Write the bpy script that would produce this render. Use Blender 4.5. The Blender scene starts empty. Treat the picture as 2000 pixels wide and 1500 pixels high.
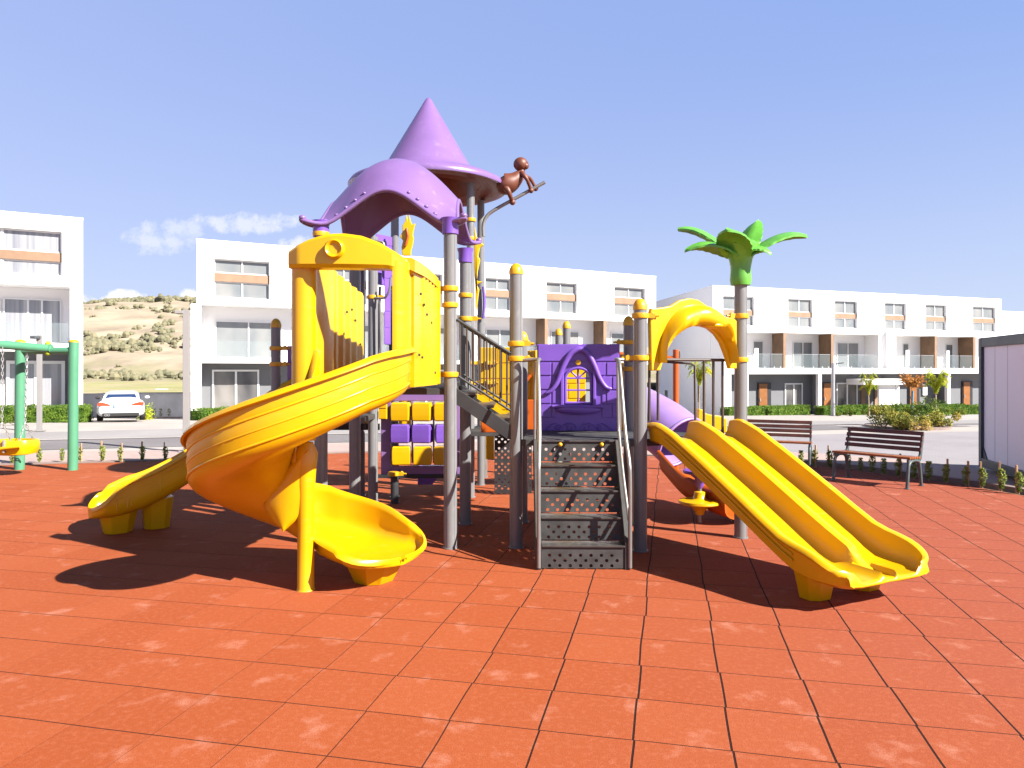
import bpy, bmesh, math, random
from mathutils import Vector, Matrix
R = math.radians
random.seed(7)
sc = bpy.context.scene
COL = sc.collection
# ------------------------------------------------------------------ camera
HC = 1.85; F = 1400.0; HY = 722.0          # eye height (m), focal length and horizon of the 2000 px photograph
cd = bpy.data.cameras.new("camera"); cam = bpy.data.objects.new("camera", cd); COL.objects.link(cam)
cam.location = (0, 0, HC); cam.rotation_euler = (R(90), 0, 0)
cd.sensor_width = 36; cd.lens = F/2000*36; cd.shift_y = -0.014
cd.clip_start = 0.05; cd.clip_end = 6000
sc.camera = cam
# ------------------------------------------------------------------ sun and sky
SEL = R(37); SX, SY = 0.862, -0.507
sd = Vector((SX*math.cos(SEL), SY*math.cos(SEL), math.sin(SEL)))
ld = bpy.data.lights.new("sun", 'SUN'); ld.energy = 5.0; ld.angle = R(0.5); ld.color = (1.0, 0.95, 0.87)
sun = bpy.data.objects.new("sun", ld); COL.objects.link(sun)
sun.rotation_euler = sd.to_track_quat('Z', 'Y').to_euler(); sun.location = (20, -12, 20)
sc.view_settings.view_transform = 'Standard'; sc.view_settings.look = 'None'
sc.view_settings.exposure = 1.6; sc.view_settings.gamma = 1
W = bpy.data.worlds.new("World"); sc.world = W; W.use_nodes = True
nt = W.node_tree; nt.nodes.clear()
def N(t, kind, **kw):
    n = t.nodes.new(kind)
    for k, v in kw.items(): setattr(n, k, v)
    return n
def mth(t, op, a, b=None, c=None, clamp=False):
    n = t.nodes.new('ShaderNodeMath'); n.operation = op; n.use_clamp = clamp
    for i, s in enumerate((a, b, c)):
        if s is None: continue
        if isinstance(s, (int, float)): n.inputs[i].default_value = s
        else: t.links.new(s, n.inputs[i])
    return n.outputs[0]
def mixc(t, fac, a, b, mode='MIX'):
    n = t.nodes.new('ShaderNodeMix'); n.data_type = 'RGBA'; n.blend_type = mode
    for i, s in ((0, fac), (6, a), (7, b)):
        if isinstance(s, (int, float)): n.inputs[i].default_value = s
        elif isinstance(s, tuple): n.inputs[i].default_value = (*s[:3], 1)
        else: t.links.new(s, n.inputs[i])
    return n.outputs[2]
sky = N(nt, 'ShaderNodeTexSky', sky_type='NISHITA', sun_disc=False, sun_elevation=SEL, sun_rotation=math.atan2(SX, SY))
sky.altitude = 0; sky.air_density = 1.0; sky.dust_density = 1.0; sky.ozone_density = 1.2
tc = N(nt, 'ShaderNodeTexCoord'); sep = N(nt, 'ShaderNodeSeparateXYZ'); nt.links.new(tc.outputs['Generated'], sep.inputs[0])
X, Y, Z = sep.outputs
Yp = mth(nt, 'MAXIMUM', Y, 0.02)
az = mth(nt, 'DIVIDE', X, Yp); el = mth(nt, 'DIVIDE', Z, Yp)
cmb = N(nt, 'ShaderNodeCombineXYZ'); nt.links.new(az, cmb.inputs[0]); nt.links.new(el, cmb.inputs[1])
ns = N(nt, 'ShaderNodeTexNoise'); ns.inputs['Scale'].default_value = 30; ns.inputs['Detail'].default_value = 8
ns.inputs['Roughness'].default_value = 0.66; nt.links.new(cmb.outputs[0], ns.inputs['Vector'])
nn = mth(nt, 'MULTIPLY_ADD', ns.outputs[0], 4.2, -2.2)
tot = None
for (cx, cy, rx, ry, amp) in ((318, 466, 80, 34, .42), (350, 450, 60, 24, .38), (485, 436, 112, 24, .5), (575, 482, 38, 24, .65),
                              (240, 586, 60, 20, 1.1), (372, 582, 30, 20, 1.1), (172, 592, 30, 20, 1.0), (1290, 612, 60, 14, .35)):
    dx = mth(nt, 'DIVIDE', mth(nt, 'SUBTRACT', az, (cx-1000)/F), rx/F)
    dy = mth(nt, 'DIVIDE', mth(nt, 'SUBTRACT', el, (HY-cy)/F), ry/F)
    d = mth(nt, 'ADD', mth(nt, 'MULTIPLY', dx, dx), mth(nt, 'MULTIPLY', dy, dy))
    m = mth(nt, 'SUBTRACT', 1.0, d)
    m = mth(nt, 'MULTIPLY', mth(nt, 'MULTIPLY', mth(nt, 'ADD', m, nn), 1.3, clamp=True), amp)
    tot = m if tot is None else mth(nt, 'MAXIMUM', tot, m)
tot = mth(nt, 'MULTIPLY', tot, mth(nt, 'GREATER_THAN', Y, 0.05))
tot = mth(nt, 'MINIMUM', tot, 1.0)
hs = N(nt, 'ShaderNodeHueSaturation'); hs.inputs['Saturation'].default_value = 0.72; hs.inputs['Hue'].default_value = 0.515
nt.links.new(sky.outputs[0], hs.inputs['Color'])
Zc = mth(nt, 'MAXIMUM', Z, 0.0)
def sstep(v, lo, hi):
    mr = nt.nodes.new('ShaderNodeMapRange'); mr.interpolation_type = 'SMOOTHSTEP'; nt.links.new(v, mr.inputs[0])
    mr.inputs[1].default_value = lo; mr.inputs[2].default_value = hi; return mr.outputs[0]
grad = mixc(nt, sstep(Zc, -0.12, 0.46), (4.8, 5.45, 7.0), (2.0, 3.15, 6.5))
grad = mixc(nt, mth(nt, 'MULTIPLY_ADD', az, -0.35, 0.28, clamp=True), grad, (3.3, 3.95, 6.6))
tint = mixc(nt, 0.22, grad, hs.outputs[0])
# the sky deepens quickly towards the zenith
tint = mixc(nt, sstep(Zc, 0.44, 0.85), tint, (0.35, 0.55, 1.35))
skyc = mixc(nt, tot, tint, (7.4, 7.3, 7.6))
bg = N(nt, 'ShaderNodeBackground'); bg.inputs['Strength'].default_value = 0.05
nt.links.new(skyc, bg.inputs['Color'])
wo = N(nt, 'ShaderNodeOutputWorld'); nt.links.new(bg.outputs[0], wo.inputs[0])

# ------------------------------------------------------------------ materials
def mat(name, col, rough=0.5, metal=0.0, var=0.0, vscale=4.0, bump=0.0, bscale=60.0, spec=0.5, coat=0.0, col2=None, trans=0.0, alpha=1.0, emit=None, detail=4):
    m = bpy.data.materials.new(name); m.use_nodes = True; t = m.node_tree
    b = t.nodes['Principled BSDF']
    b.inputs['Base Color'].default_value = (*col, 1); b.inputs['Roughness'].default_value = rough
    b.inputs['Metallic'].default_value = metal; b.inputs['Specular IOR Level'].default_value = spec
    b.inputs['Coat Weight'].default_value = coat; b.inputs['Transmission Weight'].default_value = trans
    b.inputs['Alpha'].default_value = alpha
    if var or bump or col2:
        tcn = N(t, 'ShaderNodeTexCoord')
    if var or col2:
        n = N(t, 'ShaderNodeTexNoise'); n.inputs['Scale'].default_value = vscale; n.inputs['Detail'].default_value = detail
        t.links.new(tcn.outputs['Object'], n.inputs['Vector'])
        c2 = col2 if col2 else tuple(min(1, c*(1+var)) for c in col)
        c1 = col if col2 else tuple(c*(1-var) for c in col)
        f = mth(t, 'MULTIPLY_ADD', n.outputs[0], 2.4, -0.7, clamp=True)
        t.links.new(mixc(t, f, c1, c2), b.inputs['Base Color'])
        rr = mth(t, 'MULTIPLY_ADD', n.outputs[0], 0.2, rough-0.1, clamp=True); t.links.new(rr, b.inputs['Roughness'])
    if bump:
        n2 = N(t, 'ShaderNodeTexNoise'); n2.inputs['Scale'].default_value = bscale; n2.inputs['Detail'].default_value = 3
        t.links.new(tcn.outputs['Object'], n2.inputs['Vector'])
        bp = N(t, 'ShaderNodeBump'); bp.inputs['Strength'].default_value = bump; bp.inputs['Distance'].default_value = 0.01
        t.links.new(n2.outputs[0], bp.inputs['Height']); t.links.new(bp.outputs[0], b.inputs['Normal'])
    return m
M = {}
M['yel'] = mat('yellow plastic', (0.56, 0.305, 0.0008), 0.30, var=0.07, vscale=2.2, bump=0.05, bscale=14)
M['yelp'] = mat('yellow panel plastic', (0.58, 0.335, 0.001), 0.36, var=0.05, vscale=3)
M['clampy'] = mat('yellow clamp plastic', (0.528, 0.2904, 0.00528), 0.4, var=0.06, vscale=20)
M['pur'] = mat('light purple plastic', (0.175, 0.1, 0.265), 0.38, var=0.06, vscale=3, bump=0.03, bscale=30)
M['purp'] = mat('purple panel plastic', (0.145, 0.066, 0.37), 0.40, var=0.07, vscale=5)
M['purt'] = mat('pale purple tube plastic', (0.264, 0.1672, 0.4224), 0.4, var=0.06, vscale=5)
M['post'] = mat('grey powder coated steel', (0.1584, 0.1584, 0.1619), 0.45, var=0.04, vscale=6)
M['dkpost'] = mat('charcoal steel', (0.0264, 0.02904, 0.03256), 0.45, var=0.15, vscale=6)
M['deck'] = mat('dark coated deck plate', (0.038, 0.037, 0.036), 0.7, var=0.35, vscale=9, bump=0.15)
M['tread'] = mat('dusty dark tread plate', (0.05, 0.045, 0.042), 0.75, var=0.3, vscale=9, bump=0.15)
M['blk'] = mat('black rubber coated steel', (0.02, 0.02, 0.022), 0.6, var=0.2, vscale=8)
M['rail'] = mat('brushed steel tube', (0.2288, 0.22, 0.2112), 0.35, metal=0.5, var=0.06, vscale=9)
M['brail'] = mat('brown black rail paint', (0.05, 0.035, 0.03), 0.5, var=0.1, vscale=9)
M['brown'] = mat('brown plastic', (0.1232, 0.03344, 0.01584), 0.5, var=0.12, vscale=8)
M['green'] = mat('green leaf plastic', (0.1, 0.32, 0.04), 0.35, var=0.2, vscale=6)
M['greent'] = mat('mint green steel paint', (0.066, 0.22, 0.1232), 0.45, var=0.05, vscale=4)
M['orange'] = mat('orange plastic', (0.396, 0.0748, 0.0044), 0.4, var=0.06, vscale=5)
M['chain'] = mat('galvanised chain', (0.308, 0.308, 0.2992), 0.4, metal=0.4, var=0.1, vscale=30)
M['white'] = mat('white render', (0.8, 0.79, 0.785), 0.9, var=0.025, vscale=0.35, bump=0.05, bscale=12)
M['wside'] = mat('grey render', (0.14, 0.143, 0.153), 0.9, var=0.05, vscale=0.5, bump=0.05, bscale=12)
M['frame'] = mat('white window frame', (0.66, 0.66, 0.66), 0.5, var=0.02, vscale=3)
M['wood'] = mat('orange brown timber cladding', (0.23, 0.138, 0.082), 0.6, var=0.15, vscale=2)
M['woodd'] = mat('brown timber boards', (0.17, 0.10, 0.055), 0.7, var=0.25, vscale=1.5)
M['door'] = mat('orange timber door', (0.2112, 0.07392, 0.01267), 0.5, var=0.12, vscale=3)
M['dark'] = mat('dark door frame', (0.015, 0.015, 0.018), 0.5, var=0.1, vscale=3)
M['glassr'] = mat('clear railing glass', (0.25, 0.30, 0.31), 0.03, alpha=0.16, var=0.02, vscale=1)
M['alu'] = mat('aluminium', (0.3872, 0.3802, 0.3872), 0.4, metal=0.5, var=0.05, vscale=6)
M['lampg'] = mat('pale grey lamp post paint', (0.22, 0.2068, 0.2024), 0.5, var=0.04, vscale=2)
M['lampd'] = mat('dark lamp head', (0.06, 0.065, 0.07), 0.5, var=0.1, vscale=5)
M['bench'] = mat('dark brown bench timber', (0.075, 0.022, 0.011), 0.45, var=0.35, vscale=5)
M['benchs'] = mat('brown bench seat timber', (0.2, 0.06, 0.015), 0.42, var=0.25, vscale=5)
M['cast'] = mat('grey green cast iron', (0.06, 0.076, 0.08), 0.5, var=0.12, vscale=9)
M['carw'] = mat('white car paint', (0.55, 0.56, 0.57), 0.22, var=0.01, vscale=1, coat=0.6)
M['carg'] = mat('tinted car glass', (0.02, 0.04, 0.10), 0.06, var=0.05, vscale=1, coat=0.5)
M['tyre'] = mat('tyre rubber', (0.018, 0.018, 0.018), 0.8, var=0.2, vscale=9)
M['tail'] = mat('red tail lamp lens', (0.6, 0.048, 0.012), 0.25, var=0.1, vscale=9)
M['cabw'] = mat('white sandwich panel', (0.72, 0.68, 0.74), 0.6, var=0.02, vscale=1)
M['cabd'] = mat('dark blue grey steel frame', (0.03, 0.04, 0.055), 0.5, var=0.1, vscale=3)
M['stake'] = mat('pine stake', (0.364, 0.224, 0.112), 0.8, var=0.2, vscale=20)
M['bark'] = mat('pale bark', (0.33, 0.25, 0.17), 0.9, var=0.3, vscale=14, bump=0.3)
M['blue'] = mat('blue tree support', (0.08, 0.25, 0.36), 0.6, var=0.1, vscale=8)
M['conc'] = mat('grey concrete wall', (0.5, 0.5, 0.52), 0.9, var=0.15, vscale=1.2, bump=0.1, bscale=20)
M['shrub'] = mat('olive hillside scrub', (0.11, 0.11, 0.065), 0.95, col2=(0.19, 0.17, 0.10), vscale=0.25)
M['grey'] = mat('grey plastic', (0.3, 0.3, 0.31), 0.5, var=0.1, vscale=9)

def scuff(m, col, amt=0.35, sc_=(1.2, 1.2, 9)):
    t = m.node_tree; b = t.nodes['Principled BSDF']; src = b.inputs['Base Color'].links[0].from_socket
    tcn = N(t, 'ShaderNodeTexCoord'); mp = N(t, 'ShaderNodeMapping'); mp.inputs['Scale'].default_value = sc_; t.links.new(tcn.outputs['Object'], mp.inputs[0])
    n = N(t, 'ShaderNodeTexNoise'); n.inputs['Scale'].default_value = 3.5; n.inputs['Detail'].default_value = 9; n.inputs['Roughness'].default_value = 0.7; t.links.new(mp.outputs[0], n.inputs['Vector'])
    f = mth(t, 'MULTIPLY_ADD', n.outputs[0], 7.0, -3.9, clamp=True)
    t.links.new(mixc(t, mth(t, 'MULTIPLY', f, amt), src, col), b.inputs['Base Color'])
    t.links.new(mth(t, 'MULTIPLY_ADD', f, 0.25, 0.30), b.inputs['Roughness'])
scuff(M['yel'], (0.50, 0.33, 0.05), 0.2); scuff(M['yelp'], (0.50, 0.36, 0.06), 0.15, (3, 3, 3)); scuff(M['pur'], (0.22, 0.16, 0.30), 0.25, (2, 2, 2))
scuff(M['post'], (0.24, 0.22, 0.21), 0.4, (5, 5, 1.5)); scuff(M['tread'], (0.11, 0.09, 0.08), 0.6, (2, 2, 2))
def leafmat(name, c1, c2, c3=None, scale=9):
    m = bpy.data.materials.new(name); m.use_nodes = True; t = m.node_tree; b = t.nodes['Principled BSDF']
    tcn = N(t, 'ShaderNodeTexCoord'); n = N(t, 'ShaderNodeTexNoise'); n.inputs['Scale'].default_value = scale; n.inputs['Detail'].default_value = 3
    t.links.new(tcn.outputs['Object'], n.inputs['Vector'])
    f = mth(t, 'MULTIPLY_ADD', n.outputs[0], 3.2, -1.1, clamp=True)
    c = mixc(t, f, c1, c2)
    if c3:
        n3 = N(t, 'ShaderNodeTexNoise'); n3.inputs['Scale'].default_value = scale*0.35; t.links.new(tcn.outputs['Object'], n3.inputs['Vector'])
        c = mixc(t, mth(t, 'MULTIPLY_ADD', n3.outputs[0], 6, -3.0, clamp=True), c, c3)
    t.links.new(c, b.inputs['Base Color']); b.inputs['Roughness'].default_value = 0.6
    b.inputs['Specular IOR Level'].default_value = 0.2
    tr = N(t, 'ShaderNodeBsdfTranslucent'); t.links.new(c, tr.inputs['Color'])
    ms = N(t, 'ShaderNodeMixShader'); ms.inputs[0].default_value = 0.3
    t.links.new(b.outputs[0], ms.inputs[1]); t.links.new(tr.outputs[0], ms.inputs[2])
    t.links.new(ms.outputs[0], t.nodes['Material Output'].inputs[0])
    return m
M['hedge'] = leafmat('clipped hedge leaves', (0.05, 0.11, 0.012), (0.15, 0.235, 0.03), scale=3)
M['leafy'] = leafmat('yellow green leaves', (0.255, 0.405, 0.03), (0.55, 0.50, 0.04), scale=2.5)
M['leafo'] = leafmat('dry orange leaves', (0.32, 0.128, 0.024), (0.55, 0.27, 0.08), scale=5)
M['leafs'] = leafmat('sapling leaves', (0.12, 0.17, 0.03), (0.32, 0.36, 0.08), scale=20)
M['bush'] = leafmat('mixed bush leaves', (0.1073, 0.1463, 0.02925), (0.50, 0.42, 0.08), (0.55, 0.30, 0.15), scale=1.4)
M['bushd'] = leafmat('green bush leaves', (0.04875, 0.0975, 0.01462), (0.20, 0.24, 0.03), scale=2.2)

def glassmat(name, c1, c2, sx=1.0, curtain=False):
    m = bpy.data.materials.new(name); m.use_nodes = True; t = m.node_tree; b = t.nodes['Principled BSDF']
    tcn = N(t, 'ShaderNodeTexCoord')
    mp = N(t, 'ShaderNodeMapping'); t.links.new(tcn.outputs['Object'], mp.inputs[0])
    if curtain:
        w = N(t, 'ShaderNodeTexNoise'); w.inputs['Scale'].default_value = 3.2; w.inputs['Detail'].default_value = 5
        mp.inputs['Scale'].default_value = (1.5, 1.5, 0.03)
    else:
        w = N(t, 'ShaderNodeTexNoise'); w.inputs['Scale'].default_value = 0.9; w.inputs['Detail'].default_value = 2
        mp.inputs['Scale'].default_value = (1, 1, 0.5)
    t.links.new(mp.outputs[0], w.inputs['Vector'])
    t.links.new(mixc(t, mth(t, 'MULTIPLY_ADD', w.outputs[0], 3.0, -1.0, clamp=True), c1, c2), b.inputs['Base Color'])
    b.inputs['Roughness'].default_value = 0.08; b.inputs['Specular IOR Level'].default_value = 0.6
    return m
M['gcur'] = glassmat('window with white curtain', (0.17, 0.175, 0.2), (0.36, 0.36, 0.37), curtain=True)
M['gup'] = glassmat('upper window glass', (0.14, 0.155, 0.165), (0.22, 0.22, 0.215))
M['gdn'] = glassmat('lower window glass', (0.05, 0.05, 0.055), (0.20, 0.19, 0.18))

# rubber floor: square tiles with dark joints
def rubber():
    m = bpy.data.materials.new('red rubber safety tiles'); m.use_nodes = True; t = m.node_tree; b = t.nodes['Principled BSDF']
    tcn = N(t, 'ShaderNodeTexCoord'); sp = N(t, 'ShaderNodeSeparateXYZ'); t.links.new(tcn.outputs['Object'], sp.inputs[0])
    x, y, _ = sp.outputs
    wn = N(t, 'ShaderNodeTexNoise'); wn.inputs['Scale'].default_value = 0.9; t.links.new(tcn.outputs['Object'], wn.inputs['Vector'])
    wob = mth(t, 'MULTIPLY_ADD', wn.outputs[0], 0.03, -0.015)
    c = mth(t, 'ADD', mth(t, 'ADD', mth(t, 'MULTIPLY', x, .9771), mth(t, 'MULTIPLY', y, -.2129)), 0.174)
    w = mth(t, 'SUBTRACT', mth(t, 'ADD', mth(t, 'MULTIPLY', x, .2129), mth(t, 'MULTIPLY', y, .9771)), 3.625)
    uc = mth(t, 'DIVIDE', mth(t, 'ADD', c, wob), 0.477); uw = mth(t, 'DIVIDE', mth(t, 'ADD', w, wob), 0.462)
    fc, fw = mth(t, 'FLOOR', uc), mth(t, 'FLOOR', uw)
    # small misfit of every tile against its neighbours
    cc = N(t, 'ShaderNodeCombineXYZ'); t.links.new(fc, cc.inputs[0]); t.links.new(fw, cc.inputs[1])
    wnz = N(t, 'ShaderNodeTexWhiteNoise'); wnz.noise_dimensions = '2D'; t.links.new(cc.outputs[0], wnz.inputs['Vector'])
    rowj = N(t, 'ShaderNodeTexWhiteNoise'); rowj.noise_dimensions = '1D'; t.links.new(fw, rowj.inputs['W'])
    uc2 = mth(t, 'ADD', uc, mth(t, 'MULTIPLY_ADD', rowj.outputs[0], 0.03, -0.015))
    def line(u, wd):
        fr = mth(t, 'FRACT', u); dd = mth(t, 'MINIMUM', fr, mth(t, 'SUBTRACT', 1.0, fr))
        if isinstance(wd, float): lo, hi = wd*0.5, wd
        else: lo, hi = mth(t, 'MULTIPLY', wd, 0.5), wd
        mr = N(t, 'ShaderNodeMapRange'); mr.interpolation_type = 'SMOOTHSTEP'
        t.links.new(dd, mr.inputs[0])
        for i, s in ((1, lo), (2, hi)):
            if isinstance(s, float): mr.inputs[i].default_value = s
            else: t.links.new(s, mr.inputs[i])
        mr.inputs[3].default_value = 1; mr.inputs[4].default_value = 0
        return mr.outputs[0]
    # joints running away from the viewer open up towards the right of the playground
    wd = mth(t, 'MULTIPLY_ADD', mth(t, 'MULTIPLY_ADD', x, 0.35, 0.75, clamp=True), 0.012, 0.004)
    l1 = line(uc2, wd); l2 = line(uw, 0.011)
    dk1 = mth(t, 'MULTIPLY', l1, mth(t, 'MULTIPLY_ADD', mth(t, 'MULTIPLY_ADD', x, 0.35, 0.95, clamp=True), 0.7, 0.25))
    dk2 = mth(t, 'MULTIPLY', l2, 0.85)
    lines = mth(t, 'MAXIMUM', dk1, dk2)
    blot = N(t, 'ShaderNodeTexNoise'); blot.inputs['Scale'].default_value = 3.6; blot.inputs['Detail'].default_value = 7; blot.inputs['Roughness'].default_value = 0.62
    t.links.new(tcn.outputs['Object'], blot.inputs['Vector'])
    grain = N(t, 'ShaderNodeTexNoise'); grain.inputs['Scale'].default_value = 170; grain.inputs['Detail'].default_value = 2
    t.links.new(tcn.outputs['Object'], grain.inputs['Vector'])
    base = mixc(t, wnz.outputs[0], (0.262, 0.056, 0.0140), (0.298, 0.070, 0.0205))
    big = N(t, 'ShaderNodeTexNoise'); big.inputs['Scale'].default_value = 0.5; t.links.new(tcn.outputs['Object'], big.inputs['Vector'])
    base = mixc(t, mth(t, 'MULTIPLY_ADD', mth(t, 'ADD', x, mth(t, 'MULTIPLY', big.outputs[0], 3)), 0.22, -0.3, clamp=True), base, (0.248, 0.061, 0.033))
    dust = mth(t, 'MULTIPLY_ADD', blot.outputs[0], 6.5, -3.75, clamp=True)
    base = mixc(t, mth(t, 'MULTIPLY', dust, 0.75), base, (0.42, 0.185, 0.125))
    fine = N(t, 'ShaderNodeTexNoise'); fine.inputs['Scale'].default_value = 30; fine.inputs['Detail'].default_value = 6; t.links.new(tcn.outputs['Object'], fine.inputs['Vector'])
    base = mixc(t, mth(t, 'MULTIPLY_ADD', fine.outputs[0], 2.4, -1.15, clamp=True), base, (0.34, 0.10, 0.045))
    dark = mth(t, 'MULTIPLY_ADD', blot.outputs[0], -4.0, 1.7, clamp=True)
    base = mixc(t, mth(t, 'MULTIPLY', dark, 0.35), base, (0.27, 0.045, 0.006))
    base = mixc(t, mth(t, 'MULTIPLY_ADD', grain.outputs[0], 3.0, -1.35, clamp=True), base, (0.16, 0.030, 0.010))
    base = mixc(t, lines, base, (0.010, 0.004, 0.0035))
    t.links.new(base, b.inputs['Base Color']); b.inputs['Roughness'].default_value = 0.92; b.inputs['Specular IOR Level'].default_value = 0.2
    h = mth(t, 'SUBTRACT', mth(t, 'MULTIPLY', grain.outputs[0], 0.35), mth(t, 'MULTIPLY', lines, 2.0))
    bp = N(t, 'ShaderNodeBump'); bp.inputs['Strength'].default_value = 0.5; bp.inputs['Distance'].default_value = 0.006
    t.links.new(h, bp.inputs['Height']); t.links.new(bp.outputs[0], b.inputs['Normal'])
    return m
M['rubber'] = rubber()
def paver(name, ca, cb, cj, sx, ang=0.2):
    m = bpy.data.materials.new(name); m.use_nodes = True; t = m.node_tree; b = t.nodes['Principled BSDF']
    tcn = N(t, 'ShaderNodeTexCoord'); mp = N(t, 'ShaderNodeMapping'); mp.inputs['Rotation'].default_value = (0, 0, ang)
    t.links.new(tcn.outputs['Object'], mp.inputs[0])
    br = N(t, 'ShaderNodeTexBrick'); t.links.new(mp.outputs[0], br.inputs['Vector'])
    br.inputs['Color1'].default_value = (*ca, 1); br.inputs['Color2'].default_value = (*cb, 1); br.inputs['Mortar'].default_value = (*cj, 1)
    br.inputs['Scale'].default_value = sx; br.inputs['Mortar Size'].default_value = 0.012
    n = N(t, 'ShaderNodeTexNoise'); n.inputs['Scale'].default_value = 0.6; n.inputs['Detail'].default_value = 6; t.links.new(tcn.outputs['Object'], n.inputs['Vector'])
    c = mixc(t, mth(t, 'MULTIPLY_ADD', n.outputs[0], 1.2, -0.4, clamp=True), br.outputs[0], tuple(min(1, k*1.25) for k in ca))
    t.links.new(c, b.inputs['Base Color']); b.inputs['Roughness'].default_value = 0.9
    return m
M['pave'] = paver('grey block paving', (0.225, 0.208, 0.215), (0.195, 0.182, 0.196), (0.135, 0.125, 0.13), 2.5)
M['pink'] = paver('pink grey paving', (0.32, 0.235, 0.21), (0.29, 0.215, 0.195), (0.20, 0.155, 0.145), 1.6)
M['asph'] = mat('pale worn asphalt', (0.1364, 0.125, 0.1285), 0.92, var=0.12, vscale=0.5, bump=0.2, bscale=90, detail=8)
M['asph2'] = mat('light concrete road', (0.2288, 0.2156, 0.2138), 0.92, var=0.10, vscale=0.4, bump=0.2, bscale=90, detail=8)
M['walk'] = mat('pale pavement', (0.308, 0.2772, 0.2552), 0.92, var=0.1, vscale=0.5, bump=0.1, bscale=40, detail=8)
M['kerb'] = mat('pink grey kerb', (0.2112, 0.154, 0.1364), 0.9, var=0.15, vscale=4)
M['soil'] = mat('brown soil', (0.162, 0.09, 0.054), 0.95, var=0.2, vscale=3)
def hillmat(name, a, b_, c_, s):
    m = bpy.data.materials.new(name); m.use_nodes = True; t = m.node_tree; b = t.nodes['Principled BSDF']
    tcn = N(t, 'ShaderNodeTexCoord'); n = N(t, 'ShaderNodeTexNoise'); n.inputs['Scale'].default_value = s; n.inputs['Detail'].default_value = 10; n.inputs['Roughness'].default_value = 0.62
    t.links.new(tcn.outputs['Object'], n.inputs['Vector'])
    mp = N(t, 'ShaderNodeMapping'); mp.inputs['Scale'].default_value = (0.5, 0.5, 2.2); t.links.new(tcn.outputs['Object'], mp.inputs[0])
    n2 = N(t, 'ShaderNodeTexNoise'); n2.inputs['Scale'].default_value = s*3.5; n2.inputs['Detail'].default_value = 10; n2.inputs['Roughness'].default_value = 0.7; t.links.new(mp.outputs[0], n2.inputs['Vector'])
    c = mixc(t, mth(t, 'MULTIPLY_ADD', n2.outputs[0], 3.6, -1.3, clamp=True), a, tuple(k*0.62 for k in a))
    sp = N(t, 'ShaderNodeSeparateXYZ'); t.links.new(tcn.outputs['Object'], sp.inputs[0])
    low = mth(t, 'MULTIPLY_ADD', sp.outputs[2], -0.16, 1.15, clamp=True)
    g = mth(t, 'ADD', mth(t, 'MULTIPLY_ADD', n.outputs[0], 5, -3.0), low, clamp=True)
    c = mixc(t, mth(t, 'MULTIPLY', g, 0.8, clamp=True), c, b_)
    c = mixc(t, mth(t, 'MULTIPLY', g, mth(t, 'MULTIPLY_ADD', n2.outputs[0], 6, -3.0, clamp=True)), c, c_)
    t.links.new(c, b.inputs['Base Color']); b.inputs['Roughness'].default_value = 1; b.inputs['Specular IOR Level'].default_value = 0.1
    return m
M['hill'] = hillmat('dry chalky hillside', (0.37, 0.305, 0.225), (0.20, 0.20, 0.10), (0.14, 0.16, 0.07), 0.03)
M['field'] = hillmat('grassy field', (0.40, 0.33, 0.22), (0.28, 0.28, 0.11), (0.20, 0.24, 0.06), 0.12)

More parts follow.
